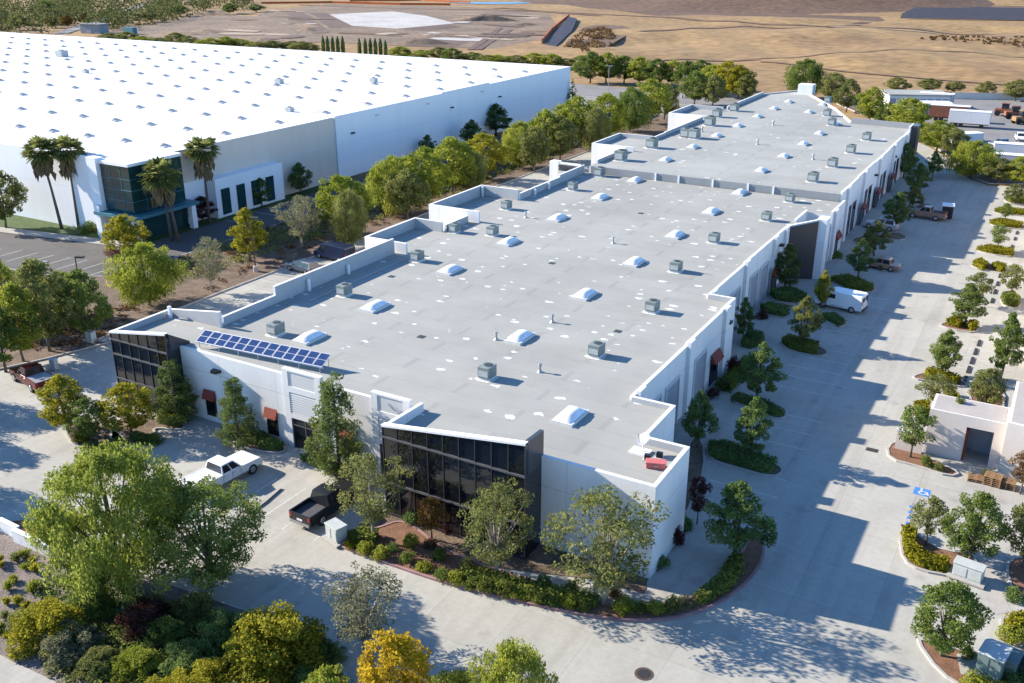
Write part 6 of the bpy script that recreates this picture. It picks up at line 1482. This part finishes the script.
def van(x, y, rz, paint, label, L=5.3, W=2.0, H=2.2):
    t = thing('cargo_van', (x, y, 0.005), label, 'van', None, rz); h = L / 2
    sub(side_body([(-h, .45), (-h + .08, .36), (h - .1, .34), (h, .5), (h - .03, .95), (h - .75, 1.2), (h - 1.45, H - .06), (h - 1.8, H), (-h + .12, H), (-h + .02, H - .25)], W), 'body', paint, t, bevel=.09)
    a, b = (h - .80, 1.24), (h - 1.42, H - .12)
    pane(t, (W / 2 - .12, a[0], a[1]), (-W / 2 + .12, a[0], a[1]), (-W / 2 + .22, b[0], b[1]), (W / 2 - .22, b[0], b[1]), (.03, .97, .03, .97), .03, 'windscreen')
    for s_ in (-1, 1):
        m = MB(); xx = s_ * (W / 2 + .006); m.add([(xx, h - 2.25, 1.25), (xx, h - 1.05, 1.25), (xx, h - 1.5, H - .3), (xx, h - 2.25, H - .3)], [(0, 1, 2, 3)]); sub(m, 'side_window', M['car_glass'], t)
        sub(MB().box(s_ * (W / 2 + .004) - .004, s_ * (W / 2 + .004) + .004, -.6, .75, .5, .54), 'door_rail', M['frame'], t)
        m = MB(); m.box(s_ * .5 - .36, s_ * .5 + .36, -h - .012, -h - .004, 1.35, 1.85); sub(m, 'rear_window', M['car_glass'], t)
    for yy in (-h + 1.05, h - 1.0):
        for s_ in (-1, 1): wheel(t, s_ * (W / 2 - .1), yy, .37, .24)
    sub(MB().box(-W / 2 + .08, W / 2 - .08, h - .02, h + .08, .36, .58), 'bumper', M['frame'], t); sub(MB().box(-W / 2 + .08, W / 2 - .08, -h - .1, -h, .36, .56), 'bumper', M['frame'], t)
    lights(t, W, h, -h, .85, 1.2); mirrors(t, W, h - 1.1, 1.35, M['frame'])
    return t
pickup(-49.6, 43.3, math.radians(-4), M['car_white'], 'white crew cab pickup with a covered bed parked nose to the front facade', 6.0, 2.05, cover=True)
pickup(-40.2, 44.0, math.radians(-2), M['car_black'], 'black pickup with an open bed, half under the airy tree by the utility box', 5.5, 1.95)
pickup(-77.4, 47.4, math.radians(78), M['car_maroon'], 'maroon pickup with a pale bed cover at the left edge under the trees', 5.7, 1.95, cover=True)
car(-78.6, 85.2, math.radians(83), M['car_grey'], 'grey estate car on the left drive beside the dark van', 'wagon', 4.6, 1.8, 1.5)
van(-78.4, 91.0, math.radians(85), M['car_navy'], 'dark van parked on the left drive next to the grey car', 5.6, 2.0, 2.1)
van(-18.2, 104.6, math.radians(82), M['car_white'], 'white cargo van backed in between two hedge islands of the shaded lane', 5.2, 1.95, 2.05)
pickup(-15.8, 150.4, math.radians(84), M['car_tan'], 'tan pickup near the far end of the shaded lane', 5.4, 1.9)
car(-17.0, 121.8, math.radians(84), M['car_tan'], 'reddish brown car half hidden by a tree in the shaded lane', 'car', 4.5, 1.8, 1.45)
car(-20.5, 141.0, math.radians(82), M['car_silver'], 'pale blue-grey car parked close to the facade far down the shaded lane', 'suv', 4.6, 1.85, 1.65)
car(4.4, 49.6, math.radians(8), M['car_navy'], 'navy car cut off by the bottom right corner of the picture', 'car', 4.6, 1.85, 1.5)
t = thing('equipment_trailer', (-13.2, 152.2, 0), 'dark upright box with a white lid standing in the shaded lane beyond the tan pickup', 'cabinet', None, .1)
sub(MB().box(-.75, .75, -.9, .9, .12, 1.9), 'casing', M['frame'], t, bevel=.05); sub(MB().box(-.85, .85, -1.0, 1.0, 1.9, 2.05), 'lid', M['cap'], t, bevel=.03); sub(MB().box(-.5, .5, -.94, -.9, .3, 1.7), 'door', M['rubber'], t)
for s_ in (-1, 1): sub(MB().box(s_ * .55 - .1, s_ * .55 + .1, -.7, .7, 0, .12), 'skid', M['iron'], t)

# ================================================================== STREET FURNITURE
def lamp_post(bx, by, top, label, m='bronze', double=False):
    x, y = gp(bx, by); h = height_at(x, y, top)
    t = thing('lamp_post', (x, y, 0.02), label, 'lamp post', None, .4)
    sub(MB().tube([(0, 0, 0), (0, 0, .75)], [.3, .3], 14), 'footing', M['kerb'], t)
    sub(MB().tube([(0, 0, .75), (0, 0, h)], [.085, .06], 8), 'pole', M[m], t)
    for s_ in ((-1, 1) if double else (1,)):
        o = sub(MB().box(s_ * .1 if s_ > 0 else -.95, .95 if s_ > 0 else -.1, -.2, .2, h - .08, h + .1), 'lamp_head', M[m], t, bevel=.02)
lamp_post(89, 336, 257, 'dark lamp post rising out of the left tree cluster')
lamp_post(256, 272, 218, 'dark lamp post beside the upright yellow-green tree on the left drive')
lamp_post(608, 99, 66, 'pale twin-headed lamp post in the rear lot behind the warehouse', 'galv', True)
lamp_post(46, 292, 262, 'pale lamp post at the warehouse stalls, behind the left trees', 'galv')
lamp_post(682, 98, 76, 'pale lamp post among the trees of the rear lot', 'galv')
def utility_box(bx, by, sx, sy, sz, rz, m, label, pad=.25):
    x, y = gp(bx, by); t = thing('utility_box', (x, y, .08), label, 'utility box', None, rz)
    sub(MB().box(-sx / 2 - pad, sx / 2 + pad, -sy / 2 - pad, sy / 2 + pad, 0, .12), 'pad', M['kerb'], t)
    sub(MB().box(-sx / 2, sx / 2, -sy / 2, sy / 2, .122, sz), 'casing', M[m], t, bevel=.03)
    sub(MB().box(-sx / 2 - .05, sx / 2 + .05, -sy / 2 - .05, sy / 2 + .05, sz, sz + .1), 'lid', M['utility_grey'], t, bevel=.03)
    for s_ in (-1, 1): sub(MB().box(s_ * sx / 4 - sx / 4 + .05, s_ * sx / 4 + sx / 4 - .05, -sy / 2 - .03, -sy / 2 - .004, .25, sz - .12), 'door', M[m], t)
    return t
utility_box(337, 540, 1.25, .85, 1.1, -.25, 'utility_grey', 'pale grey-green utility box on the pad beside the black pickup')
utility_box(967, 579, 1.7, .8, 1.0, -.15, 'utility_grey', 'pale grey cluster cabinet below the full green tree on the near right island')
utility_box(989, 677, 1.25, 1.5, 1.7, -.2, 'utility_green', 'tall green transformer box beside the concrete pad in the near right corner')
utility_box(55, 370, .6, .5, 1.0, .2, 'utility_grey', 'small white meter box beside the maroon pickup', .1)
utility_box(92, 342, .7, .7, 1.0, .2, 'utility_grey', 'small white box at the foot of the left lamp post', .1)
# second half of the green transformer
t = thing('utility_box', (*gp(1003, 672), .08), 'lower green transformer box right of the tall one in the near right corner', 'utility box', None, -.2)
sub(MB().box(-.7, .7, -.7, .7, .1, 1.25), 'casing', M['utility_green'], t, bevel=.04); sub(MB().box(-.8, .8, -.8, .8, 0, .098), 'pad', M['kerb'], t); sub(MB().box(-.5, .5, -.73, -.704, .2, 1.1), 'door', M['utility_green'], t)
# wheel stops of the sunny lot
for q, (bx, by) in enumerate([(965, 380), (968.5, 370), (972, 361), (975.5, 352), (979, 343.5), (992, 301), (995, 292), (997.5, 284), (1000, 276), (1012, 247), (1015, 239), (1017, 233)]):
    x, y = gp(bx, by); s = 'nearer hedge island' if q < 5 else 'dark pointed tree' if q < 9 else 'small round tree'
    t = thing('wheel_stop', (x, y, 0.004), f'{ORD[q if q < 5 else q - 5 if q < 9 else q - 9]} dark wheel stop from the near end, right of the {s}', 'wheel stop', 'wheel stops in the sunny lot')
    sub(MB().prism([(-.15, -.9), (.15, -.9), (.15, .9), (-.15, .9)], 0, .10, bottom=True), 'bar', M['rubber'], t, bevel=.03)
# manhole, drains
def cover(bx, by, la):
    x, y = gp(bx, by); t = thing('manhole_cover', (x, y, 0.003), la, 'manhole cover')
    sub(MB().tube([(0, 0, 0), (0, 0, .012)], [.52, .52], 24), 'rim', M['iron'], t); sub(MB().tube([(0, 0, .012), (0, 0, .02)], [.36, .36], 20), 'plate', M['rubber'], t)
cover(644, 674, 'round iron manhole cover on the front drive at the bottom edge')
t = thing('drain_grate', (*gp(872, 450), .003), 'dark square drain grate in the sunlit lane before the screen wall', 'drain grate'); sub(MB().box(-.45, .45, -.3, .3, 0, .014), 'frame', M['iron'], t)
for k in range(5): sub(MB().box(-.38 + k * .16, -.3 + k * .16, -.24, .24, .0145, .022), 'bar', M['rubber'], t)
# stacked pallets by the doorway building
for q, (bx, by, n, la) in enumerate([(992, 484, 5, 'taller stack of wooden pallets against the cream wall'), (1006, 487, 4, 'lower stack of wooden pallets right of the taller one'), (976, 480, 2, 'two wooden pallets lying at the right foot of the porch')]):
    x, y = gp(bx, by); t = thing('pallet_stack', (x, y, 0.01), la, 'pallets', None, -.12 + .1 * q)
    for k in range(n):
        m = MB()
        for i in range(5): m.box(-.6, .6, -.5 + i * .22, -.38 + i * .22, .11 + k * .15, .132 + k * .15)
        for i in range(3): m.box(-.6 + i * .55, -.5 + i * .55, -.5, .5, .002 + k * .15, .109 + k * .15)
        sub(m, 'pallet', M['wood'], t)
# ------------------------------------------------------------------ storage yard beyond the far road
def storage(px0, px1, depth, h, wall, roofm, label, name='storage_building', bays=6):
    (x0, y0), (x1, y1) = gp(*px0), gp(*px1); L_ = math.hypot(x1 - x0, y1 - y0); rz = math.atan2(y1 - y0, x1 - x0)
    t = thing(name, (x0, y0, .04), label, 'storage building', None, rz)
    sub(MB().box(0, L_, 0, depth, 0, h), 'wall', M[wall], t); sub(MB().box(-.3, L_ + .3, -.4, depth + .3, h + .01, h + .3), 'roof', M[roofm], t)
    for k in range(bays):
        a = L_ * (k + .12) / bays; b = L_ * (k + .88) / bays; sub(MB().box(a, b, -.06, -.004, .05, h * .78), 'roll_door', M['door_grey'], t)
storage((888, 109), (948, 110), 9, 3.3, 'wall', 'roof_far', 'long low white storage building behind the tree belt', bays=8)
storage((905, 116), (950, 117), 4, 2.8, 'wall_panel', 'cap', 'second low storage row in front of the long one', bays=6)
def container(bx, by, L_, W_, H_, rz, wall, label, top='cap', cat='trailer', name='box_trailer'):
    x, y = gp(bx, by); t = thing(name, (x, y, .04), label, cat, None, rz)
    sub(MB().box(-L_ / 2, L_ / 2, -W_ / 2, W_ / 2, .9, H_), 'body', M[wall], t, bevel=.03); sub(MB().box(-L_ / 2 - .02, L_ / 2 + .02, -W_ / 2 - .02, W_ / 2 + .02, H_ + .004, H_ + .09), 'roof', M[top], t)
    sub(MB().box(L_ / 2 + .004, L_ / 2 + .05, -W_ / 2 + .1, W_ / 2 - .1, 1.0, H_ - .2), 'door', M['door_grey'], t); sub(MB().box(-L_ / 2 + .5, L_ / 2 - .2, -.5, .5, .6, .896), 'chassis', M['iron'], t)
    for xx in (-L_ / 2 + 1.6, -L_ / 2 + 2.7, L_ / 2 - 1.6):
        for s_ in (-1, 1): wheel2 = sub(MB().tube([(xx, s_ * (W_ / 2 - .3), .45), (xx, s_ * (W_ / 2 - .02), .45)], [.45, .45], 14), 'wheel', M['tyre'], t)
container(968, 127, 8.5, 2.7, 3.5, .05, 'wall', 'long white box trailer standing in the storage yard')
container(948, 121, 8.5, 2.6, 3.5, .05, 'rust', 'white-roofed rust-red box trailer behind the long white one')
container(964, 150, 6, 2.4, 3.3, .75, 'wall', 'white box truck body at the near edge of the storage yard beside the trees', cat='truck')
container(1012, 160, 7, 2.4, 3.0, .1, 'wall', 'white trailer behind the tree belt at the right edge of the yard')
container(935, 108, 8, 2.6, 3.6, .05, 'car_silver', 'pale blue trailer at the end of the long storage building')
container(1010, 171, 6, 2.4, 2.9, .1, 'wall_panel', 'grey-white trailer nearest the far bend of the road')
for q, (bx, by, m, la) in enumerate([(1004, 116, 'rust', 'reddish tractor parked at the right side of the storage yard'), (1014, 119, 'rust', 'rusty loader right of the reddish tractor'), (1022, 124, 'wood', 'tan loader at the right picture edge of the yard')]):
    x, y = gp(bx, by); t = thing('loader', (x, y, .04), la, 'machine', 'machines in the storage yard', .3 * q)
    sub(MB().box(-2.2, 1.2, -.9, .9, .7, 1.7), 'body', M[m], t, bevel=.06); sub(MB().box(-.8, .8, -.75, .75, 1.72, 2.9), 'cab', M['car_glass'], t, bevel=.05); sub(MB().box(-.9, .9, -.85, .85, 2.905, 3.0), 'cab_roof', M[m], t)
    sub(MB().prism([(1.3, -1.1), (2.4, -1.1), (2.4, 1.1), (1.3, 1.1)], .2, .9), 'bucket', M['iron'], t)
    for xx in (-1.5, .7):
        for s_ in (-1, 1): sub(MB().tube([(xx, s_ * .75, .65), (xx, s_ * 1.1, .65)], [.65, .65], 16), 'wheel', M['tyre'], t)
for q, (bx, by, p) in enumerate([(975, 160, 'car_navy'), (985, 166, 'car_silver'), (1000, 146, 'car_grey'), (1020, 140, 'car_white')]):
    x, y = gp(bx, by); car(x, y, .3 + q, M[p], ['navy car beside the white truck body in the storage yard', 'silver car just right of the navy one in the storage yard', 'grey car in the open middle of the storage yard', 'white car at the right edge of the storage yard'][q], 'car')
w_ = thing('yard_fence', (*gp(946, 99), .04), 'pale low wall along the back of the storage yard', 'wall')
(x0, y0), (x1, y1) = gp(952, 99), gp(1090, 101); part(MB().wallseg((x0, y0), (x1, y1), .3, 0, 1.6), 'wall_panel', M['cream'], w_); part(MB().wallseg((x0, y0 - .03), (x1, y1 - .03), .36, 1.602, 1.7), 'coping', M['kerb'], w_)
# ------------------------------------------------------------------ far field things
for q, (P_, h_, la) in enumerate([([(542, 44), (552, 32), (569, 17.5)], 1.9, 'orange barrier along the upper edge of the black tarp'), ([(262, 4), (330, 3.2), (400, 5), (450, 5.5)], 1.5, 'long orange barrier beyond the construction site'), ([(350, 1.5), (420, 1.2), (470, 3)], 1.2, 'faint orange barrier close to the blue reservoir')]):
    W_ = px(P_); t = thing('barrier_fence', (W_[0][0], W_[0][1], 0), la, 'barrier')
    for a, b in zip(W_[:-1], W_[1:]):
        part(MB().wallseg(a, b, .3, .1, h_), 'net', M['orange_net'], t)
    for a in W_: part(MB().box(a[0] - .2, a[0] + .2, a[1] - .2, a[1] + .2, 0, h_ + .4), 'post', M['wood'], t)
P_ = px([(545, 45), (569, 19), (577, 21), (572, 32), (556, 47)]); cx, cy = P_[0]
t = thing('tarp', (cx, cy, .1), 'black tarp spread over the bank behind the orange barrier', 'tarp'); sub(MB().prism([(a - cx, b - cy) for a, b in P_], .1, [.4, 1.4, 1.0, .6, .3]), 'sheet', M['tarp'], t)
so = thing('solar_farm', (*gp(960, 12), 0), 'field of tilted grey-blue solar rows at the top right', 'solar farm')
for k in range(11):
    u = k / 10; a0 = (903 + 2 * u, 20.0 - 15 * u if u < .4 else 16 - 11 * u); 
    (x0, y0), (x1, y1) = gp(900 + 26 * u if u < 1 else 930, 19.0 - 12.5 * u), gp(1080, 22 - 13 * u)
    m = MB(); m.add([(x0, y0, .6), (x1, y1, .6), (x1, y1 + 6, 3.2), (x0, y0 + 6, 3.2), (x0, y0, .45), (x1, y1, .45), (x1, y1 + 6, 3.05), (x0, y0 + 6, 3.05)], [(0, 1, 2, 3), (7, 6, 5, 4), (0, 4, 5, 1), (3, 2, 6, 7)])
    part(m, 'panel_row', M['panel_far'], so)
    for v in (.1, .5, .9): part(MB().box(x0 + (x1 - x0) * v - .1, x0 + (x1 - x0) * v + .1, y0 + (y1 - y0) * v + 2, y0 + (y1 - y0) * v + 2.2, 0, 1.2), 'post', M['galv'], so)
# a shed at the foot of the wooded hill
x, y = gp(95, 33); t = thing('shed', (x, y, .05), 'grey shed at the foot of the wooded hillside', 'shed', None, .1)
sub(MB().box(-6, 6, -3, 3, 0, 4), 'wall', M['upstand'], t); sub(MB().prism([(-6.4, -3.4), (6.4, -3.4), (6.4, 3.4), (-6.4, 3.4)], 4.01, 4.4), 'roof', M['roof'], t); sub(MB().box(-2, 1, -3.1, -3.004, .05, 3), 'door', M['door_grey'], t)
x, y = gp(131, 34); t = thing('container', (x, y, .05), 'teal container beside the dirt at the foot of the hill', 'container'); sub(MB().box(-3, 3, -1.3, 1.3, 0, 3), 'body', M['teal'], t); sub(MB().box(3.004, 3.06, -1.2, 1.2, .1, 2.8), 'door', M['teal'], t)
